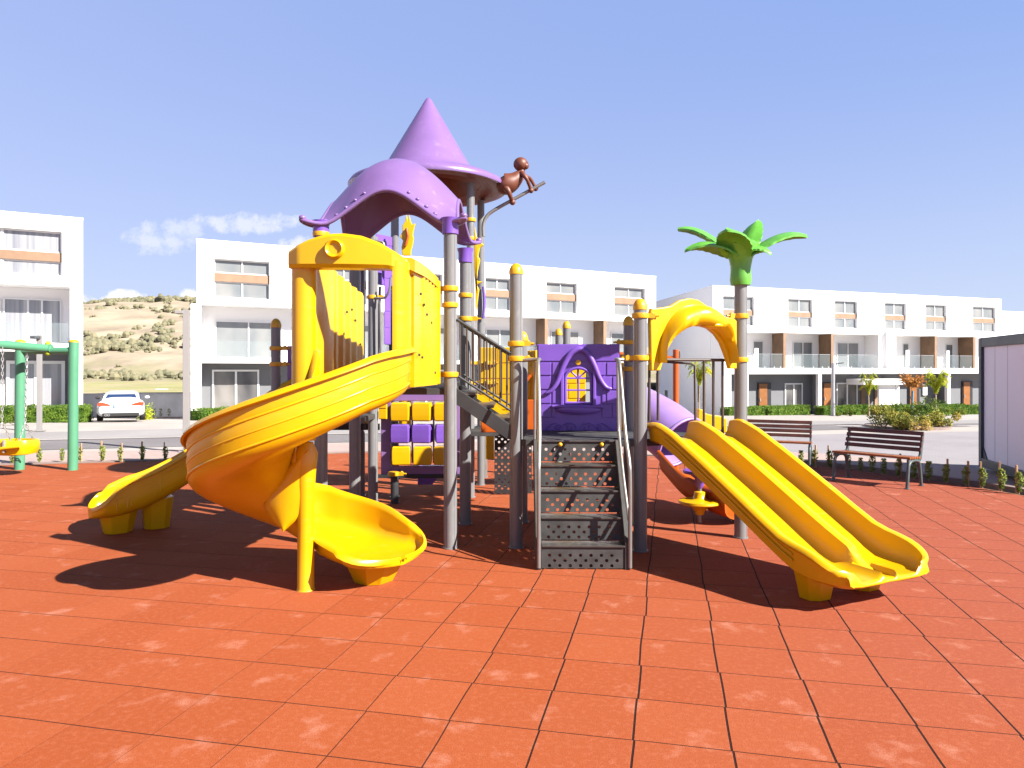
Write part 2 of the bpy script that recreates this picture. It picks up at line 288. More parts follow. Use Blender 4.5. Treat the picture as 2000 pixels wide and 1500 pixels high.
# ------------------------------------------------------------------ mesh helpers
def V(*a): return Vector(a)
def G(px, py):                             # ground point (level part) seen at a photo position
    y = F*HC/(py-HY); return V((px-1000)/F*y, y, 0)
def P(px, py, y): return V((px-1000)/F*y, y, HC+(HY-py)*y/F)
def gz(x, y): return -0.05*(min(max(y, 24), 75)-24)
def GP(px, y): x = (px-1000)/F*y; return V(x, y, gz(x, y))
class MB:
    def __init__(s): s.v = []; s.f = []
    def add(s, vs, fs):
        o = len(s.v); s.v += [tuple(v) for v in vs]; s.f += [tuple(i+o for i in f) for f in fs]; return s
    def obox(s, o, a, b, c):
        o, a, b, c = map(Vector, (o, a, b, c))
        vs = [o, o+a, o+a+b, o+b, o+c, o+a+c, o+a+b+c, o+b+c]
        fs = [(0,3,2,1), (4,5,6,7), (0,1,5,4), (1,2,6,5), (2,3,7,6), (3,0,4,7)]
        if a.cross(b).dot(c) < 0: fs = [f[::-1] for f in fs]
        return s.add(vs, fs)
    def box(s, c, sz, rz=0.0):
        ca, sa = math.cos(rz), math.sin(rz)
        a = V(ca, sa, 0)*sz[0]; b = V(-sa, ca, 0)*sz[1]; cc = V(0, 0, sz[2])
        return s.obox(Vector(c)-a/2-b/2-cc/2, a, b, cc)
    def cyl(s, p0, p1, r0, r1=None, seg=18, caps=True):
        p0, p1 = Vector(p0), Vector(p1); r1 = r0 if r1 is None else r1
        d = (p1-p0).normalized(); a = d.orthogonal().normalized(); b = d.cross(a)
        vs = []
        for p, r in ((p0, r0), (p1, r1)):
            vs += [p+(a*math.cos(2*math.pi*i/seg)+b*math.sin(2*math.pi*i/seg))*r for i in range(seg)]
        fs = [(i, (i+1) % seg, seg+(i+1) % seg, seg+i) for i in range(seg)]
        if caps: fs += [tuple(range(seg))[::-1], tuple(range(seg, 2*seg))]
        return s.add(vs, fs)
    def tube(s, pts, r, seg=10, radii=None, caps=True):
        pts = [Vector(p) for p in pts]; n = len(pts); vs = []
        up = None
        for i, p in enumerate(pts):
            t = (pts[min(i+1, n-1)]-pts[max(i-1, 0)]).normalized()
            if up is None: up = t.orthogonal().normalized()
            up = (up-t*up.dot(t)).normalized(); b = t.cross(up)
            rr = radii[i] if radii else r
            vs += [p+(up*math.cos(2*math.pi*k/seg)+b*math.sin(2*math.pi*k/seg))*rr for k in range(seg)]
        fs = [(i*seg+k, i*seg+(k+1) % seg, (i+1)*seg+(k+1) % seg, (i+1)*seg+k) for i in range(n-1) for k in range(seg)]
        if caps: fs += [tuple(range(seg))[::-1], tuple((n-1)*seg+k for k in range(seg))]
        return s.add(vs, fs)
    def lathe(s, prof, c, seg=32, ax=None, caps=True):
        c = Vector(c); q = (Vector(ax).normalized().to_track_quat('Z', 'Y') if ax else None)
        vs = []
        for r, z in prof:
            for k in range(seg):
                p = V(r*math.cos(2*math.pi*k/seg), r*math.sin(2*math.pi*k/seg), z)
                if q: p = q @ p
                vs.append(c+p)
        n = len(prof)
        fs = [(i*seg+k, i*seg+(k+1) % seg, (i+1)*seg+(k+1) % seg, (i+1)*seg+k) for i in range(n-1) for k in range(seg)]
        if caps and prof[0][0] > 1e-4: fs.append(tuple(range(seg))[::-1])
        if caps and prof[-1][0] > 1e-4: fs.append(tuple((n-1)*seg+k for k in range(seg)))
        return s.add(vs, fs)
    def prism(s, poly, o, a, b, d):        # poly in (a,b) plane at o, extruded by d
        o, a, b, d = map(Vector, (o, a, b, d)); n = len(poly)
        lo = [o+a*p[0]+b*p[1] for p in poly]; hi = [p+d for p in lo]
        ar = sum(poly[i][0]*poly[(i+1) % n][1]-poly[(i+1) % n][0]*poly[i][1] for i in range(n))
        fs = [tuple(range(n))[::-1], tuple(range(n, 2*n))]+[(i, (i+1) % n, n+(i+1) % n, n+i) for i in range(n)]
        if ar*a.cross(b).dot(d) < 0: fs = [f[::-1] for f in fs]
        return s.add(lo+hi, fs)
    def loft(s, rings, close=True, caps=True):
        n = len(rings); k = len(rings[0]); vs = [p for r in rings for p in r]
        m = k if close else k-1
        fs = [(i*k+j, i*k+(j+1) % k, (i+1)*k+(j+1) % k, (i+1)*k+j) for i in range(n-1) for j in range(m)]
        if caps and close: fs += [tuple(range(k))[::-1], tuple((n-1)*k+j for j in range(k))]
        return s.add(vs, fs)
    def ball(s, c, r, seg=14, rings=9, sc_=(1, 1, 1), q=None):
        c = Vector(c); vs = []
        for i in range(1, rings):
            th = math.pi*i/rings
            for k in range(seg):
                p = V(math.sin(th)*math.cos(2*math.pi*k/seg)*sc_[0], math.sin(th)*math.sin(2*math.pi*k/seg)*sc_[1], math.cos(th)*sc_[2])*r
                if q: p = q @ p
                vs.append(c+p)
        t = V(0, 0, r*sc_[2]); t = q @ t if q else t
        vs += [c+t, c-t]; T = len(vs)-2; B = T+1
        fs = [(i*seg+k, (i+1)*seg+k, (i+1)*seg+(k+1) % seg, i*seg+(k+1) % seg) for i in range(rings-2) for k in range(seg)]
        fs += [(T, k, (k+1) % seg) for k in range(seg)]+[(B, (rings-2)*seg+(k+1) % seg, (rings-2)*seg+k) for k in range(seg)]
        return s.add(vs, fs)
    def leaves(s, n, fn, size, jit=0.4, upb=0.3):
        for _ in range(n):
            c = Vector(fn()); sz = size*(1+random.uniform(-jit, jit))
            d = V(random.gauss(0, 1), random.gauss(0, 1), random.gauss(0, 1)+upb).normalized()
            a = d.orthogonal().normalized(); b = d.cross(a); th = random.uniform(0, 6.28)
            u = (a*math.cos(th)+b*math.sin(th))*sz; w = (b*math.cos(th)-a*math.sin(th))*sz*0.45
            s.add([c-u*0.5, c+w*0.5, c+u*0.5, c-w*0.5], [(0, 1, 2, 3)])
        return s
    def build(s, name, m, parent=None, smooth=None, bevel=0, seg=2, fix=False):
        me = bpy.data.meshes.new(name)
        o = bpy.data.objects.new(name, me); COL.objects.link(o)
        off = V(0, 0, 0); p = parent
        while p is not None: off += p.location; p = p.parent
        me.from_pydata([tuple(Vector(v)-off) for v in s.v], [], s.f); me.update()
        if fix:
            bm = bmesh.new(); bm.from_mesh(me); bmesh.ops.recalc_face_normals(bm, faces=bm.faces); bm.to_mesh(me); bm.free()
        if m is not None: me.materials.append(m if not isinstance(m, str) else M[m])
        if smooth is not None:
            me.polygons.foreach_set('use_smooth', [True]*len(me.polygons)); me.set_sharp_from_angle(angle=R(smooth))
        if parent is not None: o.parent = parent
        if bevel:
            bv = o.modifiers.new('bevel', 'BEVEL'); bv.width = bevel; bv.segments = seg; bv.limit_method = 'ANGLE'; bv.angle_limit = R(40)
        return o
def tag(o, label=None, cat=None, group=None, kind=None):
    for k, v in (('label', label), ('category', cat), ('group', group), ('kind', kind)):
        if v: o[k] = v
    return o
def thing(name, loc, label, cat, group=None):
    o = bpy.data.objects.new(name, None); COL.objects.link(o); o.location = loc; o.empty_display_size = 0.2
    return tag(o, label, cat, group)
def kids(o): return list(o.children)
def dup(o, parent=None, loc=None, rz=None, label=None, scale=None):
    c = o.copy(); COL.objects.link(c); c.parent = parent
    if loc is not None: c.location = loc
    if rz is not None: c.rotation_euler = (0, 0, rz)
    if scale is not None: c.scale = (scale,)*3
    if label: c['label'] = label
    for k in CH[o.name]: dup(k, c)
    return c
CH = {}
def CH2(c): return [k for k in bpy.data.objects if k.parent == c]
def snap(o):                                # remember the part tree of a prototype
    CH[o.name] = CH2(o)
    for k in CH[o.name]: snap(k)
def smoothstep(a, b, x): t = min(max((x-a)/(b-a), 0), 1); return t*t*(3-2*t)
def interp(x, xs, ys):
    if x <= xs[0]: return ys[0]
    for i in range(len(xs)-1):
        if x <= xs[i+1]:
            t = (x-xs[i])/(xs[i+1]-xs[i]); return ys[i]+(ys[i+1]-ys[i])*t
    return ys[-1]
def crom(pts, n):                          # Catmull-Rom through points
    pts = [Vector(p) for p in pts]; P_ = [pts[0]*2-pts[1]]+pts+[pts[-1]*2-pts[-2]]; out = []
    for i in range(1, len(P_)-2):
        a, b, c, d = P_[i-1:i+3]
        for k in range(n):
            t = k/n; out.append(0.5*((2*b)+(c-a)*t+(2*a-5*b+4*c-d)*t*t+(3*b-a-3*c+d)*t**3))
    out.append(pts[-1]); return out

# ------------------------------------------------------------------ ground, roads, hill
def sheet(name, x0, x1, y0, y1, nx, ny, zf, m, **kw):
    b = MB()
    vs = [(x0+(x1-x0)*i/nx, y0+(y1-y0)*j/ny, 0) for j in range(ny+1) for i in range(nx+1)]
    vs = [(x, y, zf(x, y)) for x, y, _ in vs]
    b.add(vs, [(j*(nx+1)+i, j*(nx+1)+i+1, (j+1)*(nx+1)+i+1, (j+1)*(nx+1)+i) for j in range(ny) for i in range(nx)])
    return tag(b.build(name, m, smooth=60), kind='structure', **kw)
b = MB(); ys = [-40, 0, 12, 24, 30, 40, 50, 60, 75, 150, 600, 3500]; xs = [-3500, -400, -100, -40, 0, 40, 100, 400, 3500]
b.add([(x, y, gz(x, y)-0.016) for y in ys for x in xs],
      [(j*len(xs)+i, j*len(xs)+i+1, (j+1)*len(xs)+i+1, (j+1)*len(xs)+i) for j in range(len(ys)-1) for i in range(len(xs)-1)])
tag(b.build('ground', 'walk'), kind='structure')
def strip(name, near, far, m, lift):       # road band between two lines given as (x,y) polylines of equal length
    b = MB(); n = 24; rows = 6; vs = []
    def at(pl, t): return Vector(pl[0]).lerp(Vector(pl[1]), t)
    for j in range(rows+1):
        for i in range(n+1):
            p = at(near, i/n).lerp(at(far, i/n), j/rows); vs.append((p.x, p.y, gz(p.x, p.y)+lift))
    b.add(vs, [(j*(n+1)+i, j*(n+1)+i+1, (j+1)*(n+1)+i+1, (j+1)*(n+1)+i) for j in range(rows) for i in range(n)])
    return tag(b.build(name, m), kind='structure')
def ln(p, q, xa, xb):                      # line through p and q, cut at x=xa and x=xb
    f = lambda x: p[1]+(q[1]-p[1])*(x-p[0])/(q[0]-p[0]); return ((xa, f(xa)), (xb, f(xb)))
l_a = ln((-11.7, 16.4), (7.05, 21.4), -40, 60); l_b = ln((-13.2, 18.6), (12, 24.6), -40, 60)
l_c = ln((-13.2, 21.6), (12, 30), -40, 60)
strip('road', l_a, l_b, 'asph', -0.008); strip('road_far_lane', l_b, l_c, 'asph2', -0.006)
# pale kerb line between the two lanes
strip('kerb_line', ln((-13.2, 18.6), (12, 24.6), -40, 60), ln((-13.2, 18.85), (12, 24.95), -40, 60), 'walk', 0.004)
# playground outline
edge = crom([(-16, 12.2, 0), (-11.8, 13.3, 0), (-9.8, 13.85, 0), (-6.3, 14.7, 0), (-3.5, 15.9, 0), (0, 16.1, 0), (3.2, 15.2, 0), (5.8, 13.75, 0), (6.75, 12.35, 0), (7.35, 11.1, 0), (7.55, 10.1, 0), (7.7, 8, 0), (7.6, 2, 0), (7.4, -6, 0)], 8)
b = MB(); n = len(edge)
pl = [(p.x, p.y) for p in edge]+[(-16, -6)]
b.prism(pl, (0, 0, -0.25), (1, 0, 0), (0, 1, 0), (0, 0, 0.25))
tag(b.build('playground_floor', 'rubber'), kind='structure')
# paving round the playground: pink band left, grey blocks right
def band(name, a, bb, off0, off1, m, z):
    bm_ = MB(); vs = []
    seg = edge[a:bb]
    for i, p in enumerate(seg):
        t = (edge[min(a+i+1, n-1)]-edge[max(a+i-1, 0)]).normalized(); nr = V(-t.y, t.x, 0)
        vs += [p+nr*off0+V(0, 0, z), p+nr*off1+V(0, 0, z)]
    k = len(seg)
    bm_.add(vs, [(2*i, 2*i+2, 2*i+3, 2*i+1) for i in range(k-1)])
    return tag(bm_.build(name, m, fix=True), kind='structure')
band('soil_strip', 0, n, 0.01, 0.16, 'soil', -0.010)
band('pink_pavement', 0, n, 0.28, 2.3, 'pink', -0.004)
b = MB(); b.add([(3.0, 12.0, -0.012), (60, 2.0, -0.012), (60, 30, -0.012), (2.0, 19.4, -0.012)], [(0, 1, 2, 3)])
tag(b.build('block_paving', 'pave'), kind='structure')
# kerb
b = MB(); rings = []
for i, p in enumerate(edge):
    t = (edge[min(i+1, n-1)]-edge[max(i-1, 0)]).normalized(); nr = V(-t.y, t.x, 0)
    hk = 0.07 if p.x > 4 else 0.012
    rings.append([p+nr*0.16+V(0, 0, -0.1), p+nr*0.16+V(0, 0, hk), p+nr*0.28+V(0, 0, hk), p+nr*0.28+V(0, 0, -0.1)])
b.loft(rings); tag(b.build('kerb', 'kerb', fix=True), kind='structure')
# field and hill behind the houses
from mathutils import noise as mn
def nz(x, y, s, z=0.0): return mn.fractal(V(x*s, y*s, z), 1.0, 2.0, 5)
sheet('field', -220, -12, 41.2, 152, 30, 40, lambda x, y: interp(y, [41, 70, 100, 152], [0.32, 0.1, -0.2, -0.65])+0.12*nz(x, y, 0.06), M['field'])
def hillz(x, y):
    t = smoothstep(148, 305, y); s = interp(y, [148, 165, 185, 205, 215, 240, 255, 290, 310, 420], [0, .05, .22, .30, .42, .60, .76, .96, 1.0, 1.0])
    top = interp(x, [-330, -190, -160, -120, -60, 60], [24, 27.5, 30.5, 30.5, 27, 10])
    return -0.8+s*(top+0.8)+nz(x, y, 0.02)*3.0*s*(1-s)*4*0.6+nz(x, y, 0.1, 4)*0.9*min(1, s*6)
sheet('hill', -330, 60, 148, 420, 150, 120, hillz, M['hill'])
b = MB()
for _ in range(2100):
    k = random.random()
    if .42 <= k < .62 and random.random() < .5: continue
    y = random.uniform(152, 212) if k < 0.42 else random.uniform(212, 300) if k < 0.62 else random.uniform(296, 312)
    x = random.uniform(-0.66, -0.40)*y
    if k < 0.42 and mn.noise(V(x*0.03, y*0.03, 0)) < 0.02+random.uniform(-.25, .25): continue
    if 0.42 <= k < 0.62 and mn.noise(V(x*0.05, y*0.05, 3)) < 0.2+random.uniform(-.3, .15): continue
    r = random.uniform(0.35, 1.0)**1.3*1.9*(1.3 if k >= 0.62 else 1.0)
    c = V(x, y, hillz(x, y)+r*0.2)
    for _k in range(5):
        b.ball(c+V(random.gauss(0, r*.6), random.gauss(0, r*.6), random.gauss(0, r*.25)), r*random.uniform(.35, .75), 6, 4, (1, 1, random.uniform(.7, 1.1)))
o = tag(b.build('hillside_scrub', 'shrub'), 'olive green scrub dotted over the dry hillside', 'scrub', kind='stuff')
# ================================================================== play structure
PS = thing('play_structure', (-0.6, 8.5, 0), 'large yellow and purple climbing structure with slides, cone roof and palm on red rubber floor', 'playground')
e1 = V(0.998, -0.065, 0); e2 = V(0.065, 0.998, 0); UZ = V(0, 0, 1)
def post(x, y, z0, z1, r, m='post', cap=None, lab=None):
    b = MB().cyl((x, y, z0), (x, y, z1), r, seg=28)
    # shallow flutes of the aluminium profile
    for k in range(4):
        a = math.pi/4+k*math.pi/2; c = V(math.cos(a), math.sin(a), 0)
        b.obox(V(x, y, z0)+c*(r-0.002)-V(-c.y, c.x, 0)*0.004, V(-c.y, c.x, 0)*0.008, c*0.004, (0, 0, z1-z0-0.003))
    o = b.build('post', m, PS, smooth=35)
    if cap:
        c = MB().lathe([(r+0.006, z1-0.02), (r+0.006, z1+0.02), (r*.96, z1+0.045), (r*.7, z1+0.075), (r*.35, z1+0.092), (0.0001, z1+0.097)], (x, y, 0), 24)
        c.build('cap', 'clampy', o, smooth=50)
    # base plate cover
    MB().cyl((x, y, z0-0.002), (x, y, z0+0.012), r+0.012, seg=24).build('base_ring', m, o, smooth=40)
    return o
RP = 0.069; RB = 0.060
A = (-0.64, 7.44); B_ = (-2.02, 7.58); C_ = (-0.56, 8.60); D_ = (-1.93, 8.80)
P2 = (0.043, 7.46); P3 = (1.31, 7.32); P4 = (2.52, 7.90); P5 = (1.40, 8.62); P6 = (0.13, 8.70)
post(*A, 0, 3.38, RP); post(*B_, 0, 3.38, RP); post(*C_, 0, 3.26, RP); post(*D_, 0, 3.26, RP)
post(*P2, 0, 2.86, RP, cap=1); post(*P3, 0, 2.48, RP, cap=1); post(*P4, 0, 2.85, RP)
post(*P5, 0, 2.40, RB, cap=1); post(*P6, 0, 2.22, RB, cap=1)
T1 = (-1.70, 10.4); T2 = (-0.60, 10.4); T3 = (-0.50, 11.5); T4 = (-0.98, 11.6)
for p in (T1, T2, T3, T4): post(*p, 0, 4.56, 0.058)
L1 = (-2.98, 9.05); L2 = (-2.22, 10.5); L3 = (-1.94, 10.0); L4 = (-1.58, 9.9)
post(*L1, 0, 2.40, RB, cap=1); post(*L2, 0, 3.55, 0.066); post(*L3, 0, 3.70, RP); 
post(0.86, 11.3, 0, 2.52, RB, cap=1); post(0.80, 12.3, 0, 2.46, RB, cap=1); post(-0.48, 12.3, 0, 2.4, 0.058, m='rail')

def clamp(p, z, d=None, r=RP):
    b = MB().lathe([(r+.001, z-.028), (r+.016, z-.024), (r+.02, z), (r+.016, z+.024), (r+.001, z+.028)], (p[0], p[1], 0), 24)
    if d is not None:
        d = Vector(d).normalized(); c = V(p[0], p[1], z)+d*(r+.035)
        b.obox(c-d*.03-V(-d.y, d.x, 0)*.02-V(0, 0, .024), d*.075, V(-d.y, d.x, 0)*.04, (0, 0, .048))
        b.ball(c+d*.02+V(0, 0, .02), .018, 8, 6); b.cyl(c+d*.03, c+d*.085, .012, seg=10)
    return b.build('clamp', 'clampy', PS, smooth=40)
lf = (-1, .05, 0); rt = (1, -.05, 0)
clamp(A, 2.69, lf); clamp(A, 2.52); clamp(A, 1.80, lf); clamp(C_, 2.74); clamp(C_, 2.46, rt); clamp(B_, 3.28)
clamp(P2, 2.12, rt); clamp(P2, 1.965, rt); clamp(P3, 2.40, rt); clamp(P3, 1.97, lf); clamp(P5, 2.18, lf, RB); clamp(P5, 1.86, lf, RB)
clamp(P4, 2.44, (-1, -.4, 0)); clamp(P4, 1.96, (-1, -.4, 0)); clamp(T2, 4.02, None, .058); clamp(T2, 3.75, None, .058)
clamp(L1, 2.12, rt, RB); clamp(L1, 1.92, rt, RB); clamp(L3, 2.86, rt, RP); clamp(L3, 1.55, rt, RP)
clamp(T2, 1.95, rt, .058); clamp(T2, 1.66, rt, .058); clamp((-0.36, 10.6), 1.95, rt, .04); clamp((-0.36, 10.6), 1.66, rt, .04)
clamp((-1.63, 9.85), .42, rt, RB)

# ---- decks
def deck(poly, z, th=0.07, name='deck'):
    b = MB().prism(poly, (0, 0, z-th), (1, 0, 0), (0, 1, 0), (0, 0, th-0.006))
    c = b.build(name, 'deck', PS, bevel=.004)
    MB().prism([((x-sum(q[0] for q in poly)/len(poly))*.985+sum(q[0] for q in poly)/len(poly), (y-sum(q[1] for q in poly)/len(poly))*.985+sum(q[1] for q in poly)/len(poly)) for x, y in poly], (0, 0, z-.006), (1, 0, 0), (0, 1, 0), (0, 0, .006)).build('top_plate', 'deck', c)
    return c
DZ1 = 1.66; DZ2 = 1.135
def inset(ps, k): return [(p[0]+(sum(q[0] for q in ps)/len(ps)-p[0])*k, p[1]+(sum(q[1] for q in ps)/len(ps)-p[1])*k) for p in ps]
deck([(-1.95, 7.50), (-.70, 7.42), (-.63, 8.62), (-1.87, 8.78)], DZ1)
deck([(0.10, 7.40), (1.26, 7.30), (2.47, 7.84), (1.75, 8.50), (1.38, 8.50), (0.18, 8.62)], DZ2)
deck([(-1.66, 10.4), (-.6, 10.38), (-.5, 11.5), (-1.5, 11.6)], 1.66)
deck([(-0.62, 9.9), (0.1, 9.9), (0.15, 10.9), (-0.55, 10.9)], 1.0)
deck([(-2.9, 9.1), (-1.9, 8.9), (-1.9, 9.95), (-2.3, 10.4)], 1.24)

# ---- saddle roof (four arched ribs springing from four posts)
def saddle():
    N_ = 44; b = MB(); c0 = V(-1.29, 8.09, 0); hx = .80; hy = .66
    def bell(u, w=.86): u = abs(u); return (math.cos(math.pi*min(u/w, 1))+1)/2
    def zf(u, v):
        au, av = abs(u), abs(v)
        def q(a, e):
            a = abs(a); s = smoothstep(.35, 1, e); return (.65*(1-min(a, 1)**2)+.35*bell(a, 1.08))*(1-s)+bell(a)*s
        z = 3.42+.335*(q(u, av)+q(v, au))+.13*q(u, av)*q(v, au)
        k = max(0, min(au, av)-.80)/.35
        return z-.03*smoothstep(.5, .85, min(au, av))+.16*k**2
    def pt(u, v, dz=0):
        k = max(0, min(abs(u), abs(v))-.78)/.22
        # sides are pulled inwards between the feet
        pu = u*(1-.13*max(0, 1-abs(v)**2)*abs(u)); pv = v*(1-.16*max(0, 1-abs(u)**2)*abs(v))
        s = 1+.13*k
        p = c0+e1*(pu*hx*s)+e2*(pv*hy*s); return V(p.x, p.y, zf(u, v)+dz)
    rng = [-1.0+2*i/N_ for i in range(N_+1)]
    def rc(u, v):                           # rounded corners
        m_ = max(abs(u), abs(v)); r = math.hypot(u, v)
        if r > 1.37: f = 1.37/r; return u*f, v*f
        return u, v
    top = [[pt(*rc(u, v)) for u in rng] for v in rng]; bot = [[p-V(0, 0, .035) for p in r] for r in top]
    n = N_+1; vs = [p for r in top for p in r]+[p for r in bot for p in r]; o = n*n; fs = []
    for j in range(N_):
        for i in range(N_):
            a = j*n+i; fs += [(a, a+1, a+n+1, a+n), (o+a, o+a+n, o+a+n+1, o+a+1)]
    for i in range(N_):
        fs += [(i, o+i, o+i+1, i+1), (N_*n+i, N_*n+i+1, o+N_*n+i+1, o+N_*n+i), (i*n, (i+1)*n, o+(i+1)*n, o+i*n), (i*n+N_, o+i*n+N_, o+(i+1)*n+N_, (i+1)*n+N_)]
    b.add(vs, fs)
    # rolled edge
    loop = [top[0][i] for i in range(N_)]+[top[j][N_] for j in range(N_)]+[top[N_][i] for i in range(N_, 0, -1)]+[top[j][0] for j in range(N_, 0, -1)]
    b.tube([p-V(0, 0, .017) for p in loop+[loop[0]]], .024, 8, caps=False)
    r = b.build('saddle_roof', 'pur', PS, smooth=60, fix=True)
    k = 0
    for sv in (-1, 1):
        for su in (-1, 1):
            for t in (.30, .42, .54, .66, .80, .96):
                u, v = rc(su*t, sv*(.93 if t < .9 else .97)); q = pt(u, v)
                MB().ball(q+V(0, 0, .004), .018+.022*t**2, 12, 8, (1, 1, .8)).build('knob', 'pur', r, smooth=80)
    return r
saddle()
for p, z in ((A, 3.34), (B_, 3.34), (C_, 3.22), (D_, 3.22)):
    MB().lathe([(.072, z-.09), (.084, z-.085), (.084, z+.03), (.10, z+.08)], (p[0], p[1], 0), 24).build('post_sleeve', 'purp', PS, smooth=40)

# ---- witch-hat roof with brown underside
hc = (-1.27, 10.9, 0)
MB().lathe([(.0001, 5.98), (.03, 5.975), (.055, 5.94), (.66, 4.90), (.70, 4.84), (.80, 4.80), (1.02, 4.74), (1.16, 4.67), (1.20, 4.61), (1.19, 4.575), (1.15, 4.575), (1.10, 4.62), (.8, 4.72)], hc, 64, caps=False).build('cone_roof', 'pur', PS, smooth=50)
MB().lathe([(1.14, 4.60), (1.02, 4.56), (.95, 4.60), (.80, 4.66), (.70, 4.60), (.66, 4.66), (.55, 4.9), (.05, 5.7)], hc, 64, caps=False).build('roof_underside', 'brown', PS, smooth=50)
# ---- monkey lying along a pole behind the roof
my = 10.6
def mp(px, py, dy=0): return P(px, py, my+dy)
pole = MB().tube(crom([mp(944, 462), mp(944, 440), mp(950, 424), mp(963, 412), mp(1000, 391), mp(1064, 356)], 5), .026, 12)
po = pole.build('broom_pole', 'rail', PS, smooth=50)
mk = MB()
mk.tube(crom([mp(974, 356), mp(984, 360), mp(996, 357), mp(1008, 349), mp(1017, 338), mp(1020, 328)], 4), .1, 16, radii=[.08, .11, .135, .15, .155, .158, .158, .155, .15, .142, .132, .12, .11, .10, .088, .076, .065, .055, .05, .045, .04][:21])
for dy, (ex, ey), (hx_, hy_) in ((-.10, (1030, 352), (1037, 371)), (.12, (1036, 350), (1046, 367))):
    mk.tube(crom([mp(1018, 337, dy*.5), mp(1024, 343, dy), mp(ex, ey, dy), mp(hx_, hy_, dy*.25)], 4), .03, 10, radii=[.036, .036, .035, .034, .033, .031, .03, .029, .028, .027, .026, .026, .026])
    mk.ball(mp(hx_, hy_+1, dy*.25), .042, 10, 8)
for dy in (-.09, .11):
    mk.tube(crom([mp(981, 361, dy*.6), mp(992, 372, dy*1.3), mp(997, 384, dy), mp(1000, 393, dy*.2)], 4), .035, 10, radii=[.06, .056, .052, .048, .044, .04, .037, .035, .033, .031, .03, .03, .03])
    mk.ball(mp(1001, 395, dy*.2), .045, 10, 8)
mo = mk.build('monkey_body', 'brown', PS, smooth=70)
hd = MB().ball(mp(1017, 321), .108, 20, 14, (1, 1, .95)); hd.ball(mp(1026, 324, -.02), .055, 14, 10); hd.ball(mp(1005, 323, -.03), .03, 10, 8, (.5, 1, 1)); hd.ball(mp(1019, 318, .09), .03, 10, 8)
hd.ball(mp(1024, 318, -.075), .014, 8, 6); hd.ball(mp(1030, 318, -.05), .014, 8, 6)
hd.build('monkey_head', 'brown', mo, smooth=70)
MB().tube(crom([mp(974, 356), mp(962, 352), mp(952, 346), mp(944, 345)], 4), .02, 8).build('monkey_tail', 'brown', mo, smooth=70)

# ---- trough sweeps
def sweep(path, heads, prof, n_cap=True):
    # path points, unit horizontal headings, profile(i) -> closed loop of (s, h); s to the right of travel
    rings = []
    for i, (p, h) in enumerate(zip(path, heads)):
        r = V(h.y, -h.x, 0)
        rings.append([p+r*s+UZ*z for s, z in prof(i)])
    b = MB(); b.loft(rings); return b
def ushape(wl, wr, hl, hr, th=.022, lip=.05, rib=0.0, nb=12, flat=.5):
    # centre line of a U: left rim, left wall, rounded floor, right wall, right rim; returns closed loop
    fr_ = min(.16, hl*.7, hr*.7); cl = []
    cl += [(-wl-lip, hl-.035), (-wl-lip*.75, hl-.008), (-wl-lip*.3, hl), (-wl, hl-.02)]
    for k in range(1, 6): t = k/6; cl.append((-wl+.0*t, hl-.02-(hl-.02-fr_)*t))
    for k in range(nb+1):
        a = math.pi-math.pi*k/nb; c = math.cos(a); s_ = math.sin(a)
        x = (abs(c)**flat)*(1 if c > 0 else -1); z = -(abs(s_)**.8)
        cl.append((x*(wl if x < 0 else wr), fr_+z*fr_))
    for k in range(1, 6): t = k/6; cl.append((wr, fr_+(hr-.02-fr_)*t))
    cl += [(wr, hr-.02), (wr+lip*.3, hr), (wr+lip*.75, hr-.008), (wr+lip, hr-.035)]
    n = len(cl); out = []; inn = []
    for i, p in enumerate(cl):
        a = cl[max(i-1, 0)]; c = cl[min(i+1, n-1)]; dx, dz = c[0]-a[0], c[1]-a[1]; L = math.hypot(dx, dz) or 1
        nx, nz_ = dz/L, -dx/L             # towards the outside (below/left going right)
        e = 0
        if rib and 3 < i < 9: e = rib*(1 if i in (4, 7) else 0)
        out.append((p[0]+nx*(th/2+e), p[1]+nz_*(th/2+e)))
        inn.append((p[0]-nx*th/2, p[1]-nz_*th/2))
    return out+inn[::-1]

